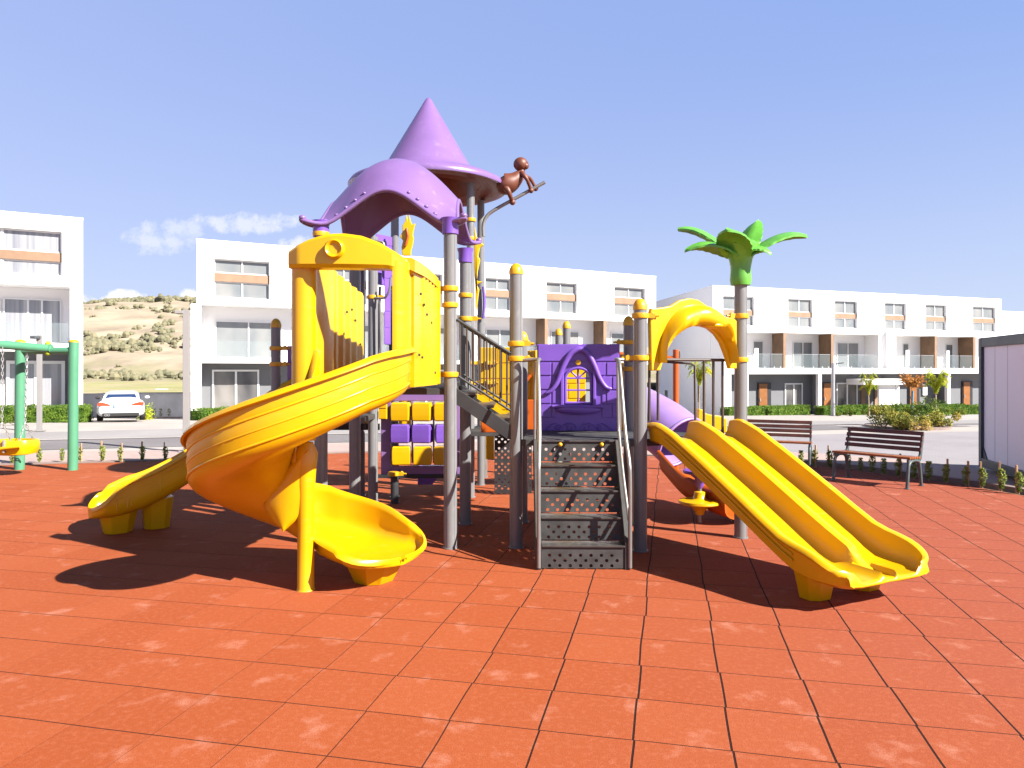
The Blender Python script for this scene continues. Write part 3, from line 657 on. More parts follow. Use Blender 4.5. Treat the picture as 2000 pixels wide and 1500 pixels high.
# ---- spiral slide
C0 = V(-1.76, 6.06, 0); RS = .47
def spiral():
    pts = []; hs = []; par = []
    for k in range(7):
        t = k/6; pts.append(V(C0.x+RS+.02*(1-t), 7.35-(7.35-C0.y)*t, 1.665-.04*t*t)); hs.append(V(0, -1, 0)); par.append(('e', t))
    n = 46
    for k in range(1, n+1):
        ph = 270*k/n; a = R(-ph); z = interp(ph, [0, 40, 90, 135, 180, 215, 245, 270], [1.625, 1.49, 1.21, .97, .72, .51, .36, .285])
        rr = RS+(.03 if ph < 90 else .03*(1-(ph-90)/180)); pts.append(V(C0.x+rr*math.cos(a), C0.y+rr*math.sin(a), z))
        hs.append(V(math.sin(a), -math.cos(a), 0)); par.append(('s', ph))
    ne = 12
    for k in range(1, ne+1):
        t = k/ne; an = -R(35)*smoothstep(0, .7, t); d = V(math.cos(an), math.sin(an), 0)
        pts.append(pts[-1]+d*(.66/ne)); pts[-1].z = interp(t, [0, .25, .5, .75, 1], [.285, .245, .215, .20, .19]); hs.append(d); par.append(('x', t))
    q0 = pts[-1]
    for t in (.2, .4, .55, .68, .79, .88, .94, .98, 1.0):
        pts.append(q0+d*(.30*t)+UZ*(.012*t*t)); hs.append(d); par.append(('y', t))
    def prof(i):
        kd, t = par[i]
        if kd == 'e': return ushape(.40, .40, .40, .40, rib=.008)
        if kd == 's':
            return ushape(.40, .37, interp(t, [0, 30, 90, 180, 270], [.42, .46, .46, .46, .43]), interp(t, [0, 90, 200, 270], [.40, .30, .26, .25]), rib=.008, flat=.62)
        if kd == 'x':
            w_ = interp(t, [0, .5, 1], [.385, .42, .43])
            return ushape(w_, w_, interp(t, [0, .5, 1], [.43, .35, .22]), interp(t, [0, .5, 1], [.25, .24, .19]), rib=.006*(1-t), flat=.6, lip=.05+.012*t)
        w_ = .43*math.sqrt(max(0, 1-t**2.3))+.03; h_ = interp(t, [0, .3, .6, 1], [.195, .15, .105, .055])
        return ushape(w_, w_, h_, h_, flat=.7, lip=.062*(1-.6*t))
    b = sweep(pts, hs, prof)
    return b.build('spiral_slide', 'yel', PS, smooth=48, fix=True), pts, hs
sp_o, sp_pts, sp_h = spiral()
MB().lathe([(.078, 0), (.070, .02), (.068, .5), (.072, .8), (.085, 1.0), (.10, 1.15), (.06, 1.24), (.0001, 1.25)], (-1.735, 6.03, 0), 28).build('slide_column', 'yel', PS, smooth=50)
# inner web sweeping from the column into the trough
b = MB(); rings = []
for k in range(15):
    f = k/14; ph = R(-(110+120*f)); zz = interp(110+120*f, [110, 180, 230], [1.28, 1.02, .80])
    d = V(math.cos(ph), math.sin(ph), 0); rings.append([C0+d*.06+UZ*(zz-.36), C0+d*.06+UZ*(zz+.12), C0+d*.115+UZ*zz, C0+d*.12+UZ*(zz-.2)])
b.loft(rings); b.build('inner_web', 'yel', sp_o, smooth=70, fix=True)
wf = MB(); L_ = crom([P(603, 878, 5.98), P(566, 903, 6.0), P(532, 943, 6.02), P(515, 985, 6.04), P(530, 1016, 6.03), P(556, 1037, 6.0)], 4)
R_ = crom([P(606, 880, 5.98), P(600, 905, 5.97), P(594, 940, 5.97), P(589, 980, 5.97), P(580, 1012, 5.98), P(558, 1036, 6.0)], 4)
rings = []
for l_, r_ in zip(L_, R_):
    fr_ = [l_.lerp(r_, k/6)+V(0, -.05*math.sin(math.pi*k/6), 0) for k in range(7)]
    rings.append(fr_+[l_.lerp(r_, k/6)+V(0, .05*math.sin(math.pi*k/6)+.02, 0) for k in range(6, -1, -1)])
wf.loft(rings); wf.build('web_flare', 'yel', sp_o, smooth=60, fix=True)
def boot(c, h, w0, w1, l0, l1, top, name='slide_foot', par_=None, m='yel'):
    r = V(h.y, -h.x, 0); c = Vector(c); vs = []
    for (w, l, z) in ((w0, l0, 0), (w1, l1, top)):
        for s, t in ((-.5, -.25), (-.5, .25), (-.25, .5), (.25, .5), (.5, .25), (.5, -.25), (.25, -.5), (-.25, -.5)):
            vs.append(V(c.x, c.y, 0)+r*(s*w)+h*(t*l)+UZ*z)
    MB().add(vs, [(i, (i+1) % 8, 8+(i+1) % 8, 8+i) for i in range(8)]+[tuple(range(8))[::-1], tuple(range(8, 16))]).build(name, m, par_ or PS, bevel=.006, fix=True)
boot(sp_pts[-12]+sp_h[-12]*.06, sp_h[-6], .30, .44, .30, .50, .185, par_=sp_o)
for off in (.13, .23, .33):
    MB().tube([p-V(h.y, -h.x, 0)*.408+UZ*off for p, h in list(zip(sp_pts, sp_h))[3:40]], .011, 8, radii=[.011*min(1, .2+k/4, .2+(36-k)/8) for k in range(37)]).build('moulded_rib', 'yel', sp_o, smooth=70)
for off in (.07, .13, .19):
    MB().tube([p+V(h.y, -h.x, 0)*.40+UZ*off for p, h in list(zip(sp_pts, sp_h))[52:61]], .012, 8, radii=[.012*min(1, .3+k/3, .3+(8-k)/3) for k in range(9)]).build('moulded_rib', 'yel', sp_o, smooth=70)

# ---- yellow entry hood of the spiral slide
def hood():
    hx0, hx1 = -1.80, -.86; yF = 6.02; b = MB()
    # right side wall, ribbed
    def wall(xa, ya, xb, yb, zb0, zb1, zt0, zt1, out, nm, ribs=7):
        w = MB(); n = 28; rings = []
        d = V(xb-xa, yb-ya, 0); L = d.length; d.normalize(); nn_ = V(-d.y, d.x, 0)*out
        for i in range(n+1):
            t = i/n; p = V(xa, ya, 0)+d*(L*t); rb = (.020 if (t > .30 and i % 4 in (1, 2)) else 0)
            z0 = zb0+(zb1-zb0)*t; z1 = zt0+(zt1-zt0)*t
            rings.append([p+nn_*(.03+rb)+UZ*z0, p+nn_*(.03+rb)+UZ*z1, p-nn_*.01+UZ*z1, p-nn_*.01+UZ*z0])
        w.loft(rings); return w.build(nm, 'yelp', PS, smooth=30, fix=True)
    rw = wall(hx1-.01, 6.16, -.795, 7.30, 1.70, 1.70, 2.77, 2.77, -1, 'hood_side_panel')
    lw = wall(hx0+.08, 6.16, -1.655, 7.86, 1.62, 1.66, 2.83, 2.66, -1, 'hood_side_panel')
    MB().obox((-.80, 7.22, 1.70), (.02, .13, 0), (.05, -.003, 0), (0, 0, 1.06)).build('panel_flange', 'yelp', rw, bevel=.012)
    for z in (2.33, 2.16, 1.99):
        MB().ball((-.85, 6.30, z+.12), .05, 12, 8, (.35, 1, .55)).build('moulded_boss', 'yel', rw, smooth=80)
    for w_, xa, ya, xb, yb, off, pts__ in ((rw, hx1-.01, 6.16, -.795, 7.30, .056, ((.16, 2.52), (.30, 2.44), (.42, 2.36), (.62, 2.30), (.10, 1.98), (.22, 1.96), (.80, 1.82))), (lw, hx0+.08, 6.16, -1.655, 7.86, .056, ((.55, 2.42), (.66, 2.46), (.74, 2.36), (.48, 2.20), (.86, 2.12)))):
        dd = V(xb-xa, yb-ya, 0)
        for f_, z_ in pts__:
            q = V(xa, ya, z_)+dd*f_+V(dd.y, -dd.x, 0).normalized()*(off-.012); MB().cyl(q, q+V(dd.y, -dd.x, 0).normalized()*.016, .012, seg=10).build('bolt_head', 'dkpost', w_)
    # corner columns bending round the front
    cr = MB(); rings = []
    for i in range(13):
        a = R(100*i/12-8); rings.append([V(hx1-.13+.13*math.cos(a-R(2)), 6.12-.16*math.sin(a), z) for z in (1.78, 2.0, 2.3, 2.6, 2.78)])
    outer = rings
    vs = []; fs = []
    n1 = len(outer); m_ = 5
    prof = [V(hx1-.13+.13*math.cos(R(100*i/12-8)), 6.12-.16*math.sin(R(100*i/12-8)), 0) for i in range(13)]
    prof_in = [V(hx1-.13+.10*math.cos(R(100*i/12-8)), 6.13-.13*math.sin(R(100*i/12-8)), 0) for i in range(13)]
    loop = [(p.x, p.y) for p in prof]+[(p.x, p.y) for p in prof_in[::-1]]
    cr.prism(loop, (0, 0, 1.92), (1, 0, 0), (0, 1, 0), (0, 0, .84)); cr.build('hood_column', 'yel', PS, smooth=40, fix=True)
    MB().box((-.93, 6.00, 2.0), (.14, .03, .012)).build('column_seam', 'dark', PS)
    cl = MB(); prof = [(hx0+.03-.105*math.cos(R(t)), 6.11-.10*math.sin(R(t))) for t in range(-80, 171, 10)]
    pin = [(hx0+.03-.075*math.cos(R(t)), 6.11-.07*math.sin(R(t))) for t in range(-80, 171, 10)]
    cl.prism(prof+pin[::-1], (0, 0, 1.25), (1, 0, 0), (0, 1, 0), (0, 0, 1.52)); cl.build('hood_column', 'yel', PS, smooth=40, fix=True)
    # concave sheet between left column and left panel
    sh = MB(); rings = []
    for i in range(13):
        t = i/12; x = hx0+.10+.05*math.sin(t*math.pi/2); y = 6.14+.50*t
        rings.append([V(x, y, z) for z in (1.30, 2.80)]+[V(x-.03, y, z) for z in (2.80, 1.30)])
    sh.loft(rings); sh.build('hood_liner', 'yel', PS, smooth=40, fix=True)
    # header with arched top, wrapping into the sides
    hd_ = MB(); n = 40; rings = []
    xs_ = [hx0-.08+(hx1-hx0+.10)*i/n for i in range(n+1)]
    for i, x in enumerate(xs_):
        t = i/n
        zt = interp(x, [-1.88, -1.80, -1.70, -1.6, -1.5, -1.4, -1.25, -1.1, -.98, -.86], [2.855, 2.89, 2.935, 2.965, 2.983, 2.985, 2.965, 2.91, 2.84, 2.765])
        zb = interp(t, [0, .12, .8, 1], [2.705, 2.70, 2.69, 2.66])
        bow = -.05*math.sin(math.pi*min(max(t, 0), 1))
        y0 = 5.97+bow+.10*max(0, t-.85)/.15+.05*max(0, .1-t)/.1
        rings.append([V(x, y0+.02, zb), V(x, y0, zb+.03), V(x, y0, zt-.03), V(x, y0+.02, zt-.006), V(x, y0+.05, zt), V(x, y0+.16, zt-.01), V(x, y0+.18, zt-.04), V(x, y0+.18, zb+.03), V(x, y0+.16, zb)])
    hd_.loft(rings); h = hd_.build('hood_header', 'yelp', PS, smooth=28, fix=True)
    # roof strip joining header to right panel top
    rs = MB(); rings = []
    for i in range(9):
        t = i/8; y = 6.05+(7.24-6.05)*t; z = 2.775+.02*math.sin(math.pi*t); x = -.865+.075*t
        rings.append([V(x+.045, y, z-.10), V(x+.045, y, z), V(x+.02, y, z+.02), V(x-.10*(1-t)-.02, y, z+.03), V(x-.10*(1-t)-.02, y, z-.02)])
    rs.loft(rings); rs.build('hood_top_edge', 'yelp', h, smooth=50, fix=True)
    c = V(-1.465, 5.905, 2.845)
    MB().lathe([(.0001, .0), (.03, .004), (.046, .004), (.056, .022), (.068, .028), (.080, .018), (.084, -.02)][::-1], c, 28, ax=(0, -1, 0)).build('round_boss', 'yel', h, smooth=60)
hood()

# ---- second slide on the left, in the shade of the tower
def slide2():
    pts_ = crom([(-2.50, 9.72, 1.52), (-2.88, 9.36, 1.38), (-3.25, 9.05, 1.06), (-3.62, 8.79, .74), (-3.98, 8.55, .46), (-4.26, 8.36, .29), (-4.48, 8.21, .215), (-4.60, 8.12, .20)], 6)
    hs = []
    for i in range(len(pts_)):
        d = pts_[min(i+1, len(pts_)-1)]-pts_[max(i-1, 0)]; hs.append(V(d.x, d.y, 0).normalized())
    n = len(pts_)
    q0 = pts_[-1]; d = hs[-1]; ex = []
    for t in (.25, .45, .62, .76, .87, .94, .98, 1.0): ex.append(t); pts_.append(q0+d*(.17*t)); hs.append(d)
    def prof(i):
        if i < n:
            t = i/(n-1); w = interp(t, [0, .8, 1], [.27, .29, .28]); h = interp(t, [0, .1, .8, .93, 1], [.40, .42, .40, .33, .25]); return ushape(w, w, h, h-.13*(1-t)-.03, flat=.5)
        t = ex[i-n]; w = .28*math.sqrt(max(0, 1-t**2.3))+.01; h = interp(t, [0, .5, 1], [.24, .17, .10]); return ushape(w, w, h, h, flat=.7, lip=.05*(1-.5*t))
    b = sweep(pts_, hs, prof)
    o = b.build('curved_slide', 'yel', PS, smooth=45, fix=True)
    # raised mouldings on the outer wall
    for (t0, t1, z0, z1) in ((.50, .66, .12, .30), (.68, .80, .10, .28), (.83, .92, .09, .22)):
        i0, i1 = int(t0*n), int(t1*n); q = []
        for i in range(i0, i1+1):
            r_ = V(hs[i].y, -hs[i].x, 0); q.append(pts_[i]-r_*.292+UZ*z1)
        low = [pts_[i]-V(hs[i].y, -hs[i].x, 0)*.292+UZ*z0 for i in range(i1, i0-1, -1)]
        MB().tube([low[-1]]+q+[low[0]], .009, 8).build('moulding', 'yel', o, smooth=60)
    boot(pts_[int(n*.87)], hs[int(n*.87)], .30, .40, .28, .40, .26, par_=o)
    boot(pts_[int(n*.66)], hs[int(n*.66)], .26, .36, .26, .34, .36, par_=o)
slide2()

# ---- double slide on the right
def dslide():
    d = V(.44, -.9, 0).normalized(); r = V(-d.y, d.x, 0)*1   # r points to the far side
    w = V(1.02, .5, 0).normalized(); S = V(1.93, 7.56, 0)
    if r.dot(w) < 0: r = -r
    W_ = 1.13
    ts = [-.05, .02, .10, .2, .35, .5, .7, .9, 1.1, 1.3, 1.5, 1.7, 1.82, 1.90, 1.97, 2.03, 2.08, 2.12, 2.16, 2.19, 2.21, 2.225, 2.238, 2.249, 2.257, 2.262, 2.264]
    def fz(t): return interp(t, [-.05, .08, .3, .8, 1.2, 1.66, 1.82, 1.95, 2.3], [1.135, 1.13, 1.04, .79, .58, .33, .265, .245, .24])
    def rim(t): return interp(t, [-.05, .05, .15, .3, 1.7, 1.85, 2.0, 2.1, 2.2, 2.3], [.17, .19, .20, .215, .21, .225, .205, .165, .115, .07])
    def prof(t):
        f = fz(t); h = rim(t); m_ = rim(t)*interp(t, [0, 1.74, 1.90, 2.02, 2.12], [1, 1, .8, .28, .0]); e = .05
        cl = []
        def U(a, bb, ha, hb):
            out = []
            out += [(a-.0, ha), (a+.045, ha-.012), (a+.06, ha*.6), (a+.075, .05), (a+.115, .008), (a+.19, .0)]
            out += [(bb-.19, .0), (bb-.115, .008), (bb-.075, .05), (bb-.06, hb*.6), (bb-.045, hb-.012), (bb, hb)]
            return out
        hw = W_/2*(1-min(.95, max(0, t-1.90)/.36)**5)**(1/5)-.0 if t > 1.94 else W_/2
        hw = max(hw, .30)
        top = [(-hw-.035, h-.03), (-hw-.02, h-.006)]+[(x, max(z, 0)) for x, z in U(-hw, 0, h, max(m_, .006))]+[(x, max(z, 0)) for x, z in U(0, hw, max(m_, .006), h)][1:]+[(hw+.02, h-.006), (hw+.035, h-.03)]
        bot = [(hw+.025, h-.05), (hw-.0, h-.06 if h > .1 else -.02), (hw-.02, -.01), (hw-.09, -.045), (.10, -.045), (0, -.03), (-.10, -.045), (-hw+.09, -.045), (-hw+.02, -.01), (-hw, h-.06 if h > .1 else -.02), (-hw-.025, h-.05)]
        k = min(max((t-2.225)/.04, 0), 1); k = 1-math.sqrt(max(0, 1-k*k))
        return [S+d*t+r*x+UZ*(f+z*(1-k)-.02*k) for x, z in top+bot]
    b = MB(); b.loft([prof(t) for t in ts])
    o = b.build('double_slide', 'yel', PS, smooth=42, fix=True)
    # long ribs on the outer side walls
    for sgn in (-1, 1):
        for off in (.10, .055):
            MB().tube([S+d*t+r*sgn*(W_/2+.0)+UZ*(fz(t)+off+.02) for t in ts[3:13]], .010, 8).build('side_rib', 'yel', o, smooth=60)
    boot(S+d*1.79-r*.28, d, .24, .34, .20, .27, .235, par_=o); boot(S+d*1.79+r*.30, d, .24, .34, .20, .27, .235, par_=o)
    return S, d, r
DS, Dd, Dr = dslide()

# ---- yellow arch panel over the double slide
a0 = V(P3[0], P3[1], 0); a1 = V(P4[0], P4[1], 0); ad = (a1-a0).normalized(); an_ = V(ad.y, -ad.x, 0)
LA = (a1-a0).length
def archpts():
    ou = [(.10, 1.84), (.085, 2.42), (.10, 2.475), (.24, 2.49), (.34, 2.51), (.46, 2.575), (.58, 2.60), (.70, 2.59), (.82, 2.53), (.93, 2.45), (1.05, 2.42), (1.19, 2.41), (1.235, 2.38), (1.235, 1.86)]
    inn = [(1.14, 1.86), (1.09, 2.0), (1.02, 2.14), (.94, 2.23), (.84, 2.29), (.74, 2.31), (.62, 2.31), (.50, 2.27), (.40, 2.19), (.31, 2.07), (.25, 1.95), (.21, 1.84)]
    return ou, inn
ou, inn = archpts()
ap = MB().prism(ou+inn, a0+an_*.0, ad, UZ, an_*.06).build('arch_panel', 'yelp', PS, bevel=.012, seg=3, fix=True)
# swelling hood shell over the arch
b = MB(); rings = []
for k in range(29):
    t = k/28; a = math.pi*(1-t); ca, sa = math.cos(a), max(0, math.sin(a))
    cx = .675; rx_i, rx_o = .44+.02, .50; ri = (cx+rx_i*ca, 1.92+.40*sa**.8); ro = (cx+(.47+.02)*ca, 1.92+.62*sa**.9)
    out_ = .10+.10*sa**2+.012*math.cos(t*28*.9)
    mid = ((ri[0]+ro[0])/2, (ri[1]+ro[1])/2)
    def at(p, o): return a0+ad*p[0]+UZ*p[1]+an_*o
    rings.append([at(ri, .055), at(ri, .075+out_*.75), at(mid, .07+out_), at(((ro[0]*.7+mid[0]*.3), (ro[1]*.7+mid[1]*.3)), .06+out_*.7), at(ro, .058)])
b.loft(rings, close=True); b.build('arch_hood', 'yelp', ap, smooth=70, fix=True)
MB().ball(a0+ad*.80+UZ*2.315+an_*.16, .10, 14, 10, (1.2, .6, .35)).build('moulded_drop', 'yelp', ap, smooth=80)

# ---- slide entry guard rails
def rail(pts, r=.016, m='brail', name='guard_rail', par=None): return MB().tube(pts, r, 10).build(name, m, par or PS, smooth=50)
gr0 = a0+ad*.08+an_*(-.06)
z_t = 1.955
rail([a0+ad*.10-an_*.05+UZ*z_t, a0+ad*1.16-an_*.05+UZ*z_t], .017)
for s, zb in ((.15, 1.32), (.26, 1.32), (.87, 1.26), (1.0, 1.18), (1.13, 1.14)): rail([a0+ad*s-an_*.05+UZ*z_t, a0+ad*s-an_*.05+UZ*zb], .015, name='baluster')
rail([a0+ad*1.0-an_*.05+UZ*1.18, a0+ad*1.14-an_*.05+UZ*1.18], .014)
rail([P(1290, 706, 8.4), P(1350, 710, 8.3), P(1357, 714, 8.3), P(1358, 822, 8.3)], .014)

# ---- palm on the tall post
pm = V(P4[0], P4[1], 0)
tr = MB().lathe([(.105, 2.78), (.118, 2.84), (.112, 2.90), (.11, 2.98), (.125, 3.06), (.15, 3.12), (.19, 3.18), (.20, 3.22), (.15, 3.26), (.06, 3.28), (.0001, 3.285)], pm, 26)
tro = tr.build('palm_trunk', 'green', PS, smooth=60)
def frond(ang, L, rise, droop, w):
    b = MB(); d = V(math.cos(ang), math.sin(ang), 0); s_ = V(-d.y, d.x, 0); n = 22; rows = []
    for i in range(n+1):
        t = i/n; x = .08+L*t; z = 3.14+rise*math.sin(min(t*1.35, 1.57))-droop*t**2.2
        wd = w*(max(0,math.sin(math.pi*(.18+.80*t)))**.7)*(1+.22*abs(((t*6.5) % 1)-.5)-.05)*(1-.25*t); wd = max(wd, .012)
        rows.append([(x, s*wd, z-.35*wd*abs(s)**1.5+(.012 if abs(s) < .01 else 0)) for s in (-1, -.66, -.33, 0, .33, .66, 1)])
    T_ = [[pm+d*x+s_*y+UZ*z for x, y, z in r] for r in rows]; k = 7; o = (n+1)*k
    vs = [p for r in T_ for p in r]+[p-UZ*.022 for r in T_ for p in r]; fs = []
    for i in range(n):
        for j in range(k-1):
            a = i*k+j; fs += [(a, a+1, a+k+1, a+k), (o+a, o+a+k, o+a+k+1, o+a+1)]
        fs += [(i*k, (i+1)*k, o+(i+1)*k, o+i*k), (i*k+k-1, o+i*k+k-1, o+(i+1)*k+k-1, (i+1)*k+k-1)]
    fs += [tuple([n*k+j for j in range(k)]+[o+n*k+j for j in range(k-1, -1, -1)])]
    b.add(vs, fs)
    return b.build('palm_frond', 'green', PS, smooth=55, fix=True)
frond(R(188), .56, .24, .22, .17); frond(R(160), .60, .44, .12, .17); frond(R(236), .44, .30, .12, .20)
frond(R(48), .40, .46, .02, .15); frond(R(2), .66, .36, .16, .18); frond(R(320), .26, .12, .16, .10)

# ---- ramp stair and its railings between high and low deck
sA = V(-.58, 7.44, 0); sB = V(-.02, 7.44, 0)
def stair(y, nm):
    b = MB().prism([(-.59, 1.67), (-.59, 1.50), (-.05, 1.13), (.0, 1.13), (.0, 1.27)], (0, y, 0), (1, 0, 0), (0, 0, 1), (0, .03, 0)); return b.build(nm, 'blk', PS, bevel=.004, fix=True)
stair(7.42, 'stringer'); stair(8.45, 'stringer')
for k in range(3): MB().box((-.48+.19*k, 7.95, 1.60-.135*k), (.20, 1.0, .03)).build('tread', 'tread', PS, bevel=.004)
for yy in (7.42, 8.47):
    rail([(-.57, yy, 2.37), (-.02, yy, 2.02)], .017, 'dkpost', 'handrail'); rail([(-.57, yy, 1.79), (-.02, yy, 1.43)], .013, 'dkpost', 'handrail')
    for k in range(8):
        t = (k+.5)/8; rail([(-.57+.55*t, yy, 2.37-.35*t), (-.57+.55*t, yy, 1.79-.36*t)], .009, 'brail', 'baluster')
MB().obox((-.40, 8.2, 1.52), (.40, 0, -.27), (0, .03, 0), (0, 0, .06)).build('side_board', 'yelp', PS)
# perforated black screens beside the high deck
def perf(o, a, c, nw, nh, cell, rad, m, name, par, th=.006, solid=lambda i, j: (i+j) % 2 == 0):
    b = MB(); o, a, c = map(Vector, (o, a, c)); a = a.normalized(); c = c.normalized(); nn_ = a.cross(c)*th
    for j in range(nh):
        for i in range(nw):
            q = o+a*(i*cell)+c*(j*cell); sq = [q, q+a*cell, q+a*cell+c*cell, q+c*cell]
            if solid(i, j): b.add(sq, [(0, 1, 2, 3)])
            else:
                m0 = q+(a+c)*cell/2; oct_ = [m0+a*(rad*math.cos(R(22.5+45*k)))+c*(rad*math.sin(R(22.5+45*k))) for k in range(8)]
                mids = [q+a*cell+c*cell*.5, sq[2], q+a*cell*.5+c*cell, sq[3], q+c*cell*.5, sq[0], q+a*cell*.5, sq[1]]
                ring = [mids[0], sq[2], mids[2], sq[3], mids[4], sq[0], mids[6], sq[1]]
                ang = [0, 45, 90, 135, 180, 225, 270, 315]
                o8 = [m0+a*(rad*math.cos(R(t)))+c*(rad*math.sin(R(t))) for t in ang]
                b.add(ring+o8, [(k, (k+1) % 8, 8+(k+1) % 8, 8+k) for k in range(8)])
                b.add(o8+[p-nn_ for p in o8], [(k, (k+1) % 8, 8+(k+1) % 8, 8+k) for k in range(8)])
    return b.build(name, m, par)
perf((-.71, 7.56, 1.68), (.05, 1, 0), (0, 0, 1), 14, 12, .07, .022, 'blk', 'perforated_screen', PS, solid=lambda i, j: j % 2 == 0 or (i+j//2) % 2 == 0)
perf((-.26, 10.6, .02), (1, 0, 0), (0, 0, 1), 12, 20, .046, .018, 'blk', 'perforated_screen', PS, solid=lambda i, j: j % 5 in (0,) or (i+j) % 2 == 0)

# ---- front stairs
ST = MB(); NS = 5; rh = DZ2/NS; xL, xR = .275, 1.045
def sy(k): return 6.64+.165*k
for k in range(NS):
    y = sy(k); tr_ = MB().obox((xL, y-.012, rh*(k+1)-.022), ((xR-xL), -.012, 0), (0, .20, 0), (0, 0, .018)).build('tread', 'tread', PS, bevel=.005)
    cell = (xR-xL)/16
    rr = perf((xL+.0, y+.004, rh*k+.01), (1, -.015, 0), (0, 0, 1), 16, 4, cell, .0165, 'deck', 'riser', PS, solid=lambda i, j: not (1 <= i <= 14 and ((j in (0, 2) and i % 2 == 1) or (j == 1 and i % 2 == 0))))
for x in (xL-.055, xR+.0):
    pl_ = [(sy(0)-.02, 0), (sy(0)-.02, rh+.02), (sy(4)-.05, DZ2), (sy(4)+.22, DZ2), (sy(4)+.22, DZ2-.22), (sy(1)+.02, 0)]
    MB().prism(pl_, (x, 0, 0), (0, 1, 0), (0, 0, 1), (.05, 0, 0)).build('stringer', 'deck', PS, bevel=.004, fix=True)
for sx_, px_, xo in ((-1, P2[0]+.07, .262), (1, P3[0]-.08, 1.075)):
    hr = rail(crom([(px_, 7.36, 1.945), (xo-sx_*.01, 7.30, 1.955), (xo, 7.20, 1.93), (xo, 7.1, 1.80), (xo-sx_*.0, 6.80, 1.25), (xo+sx_*.012, 6.66, 1.0), (xo+sx_*.015, 6.62, .8), (xo+sx_*.015, 6.62, .02)], 6), .019, 'rail', 'handrail')
    rail(crom([(xo, 7.30, 1.93), (xo, 7.28, 1.7), (xo, 7.24, 1.30), (xo, 7.16, 1.15), (xo, 6.9, .80), (xo+sx_*.012, 6.66, .45)], 6), .015, 'rail', 'rail_brace', hr)
    rail([(xo-sx_*-.03, 7.33, 1.93), (xo-sx_*-.03, 7.33, 1.14)], .013, 'rail', 'rail_brace', hr)
for x in (.49, .91): MB().ball((x, 6.64+.165*4-.03, DZ2-.045), .022, 10, 8).build('bolt_cap', 'clampy', PS, smooth=80)

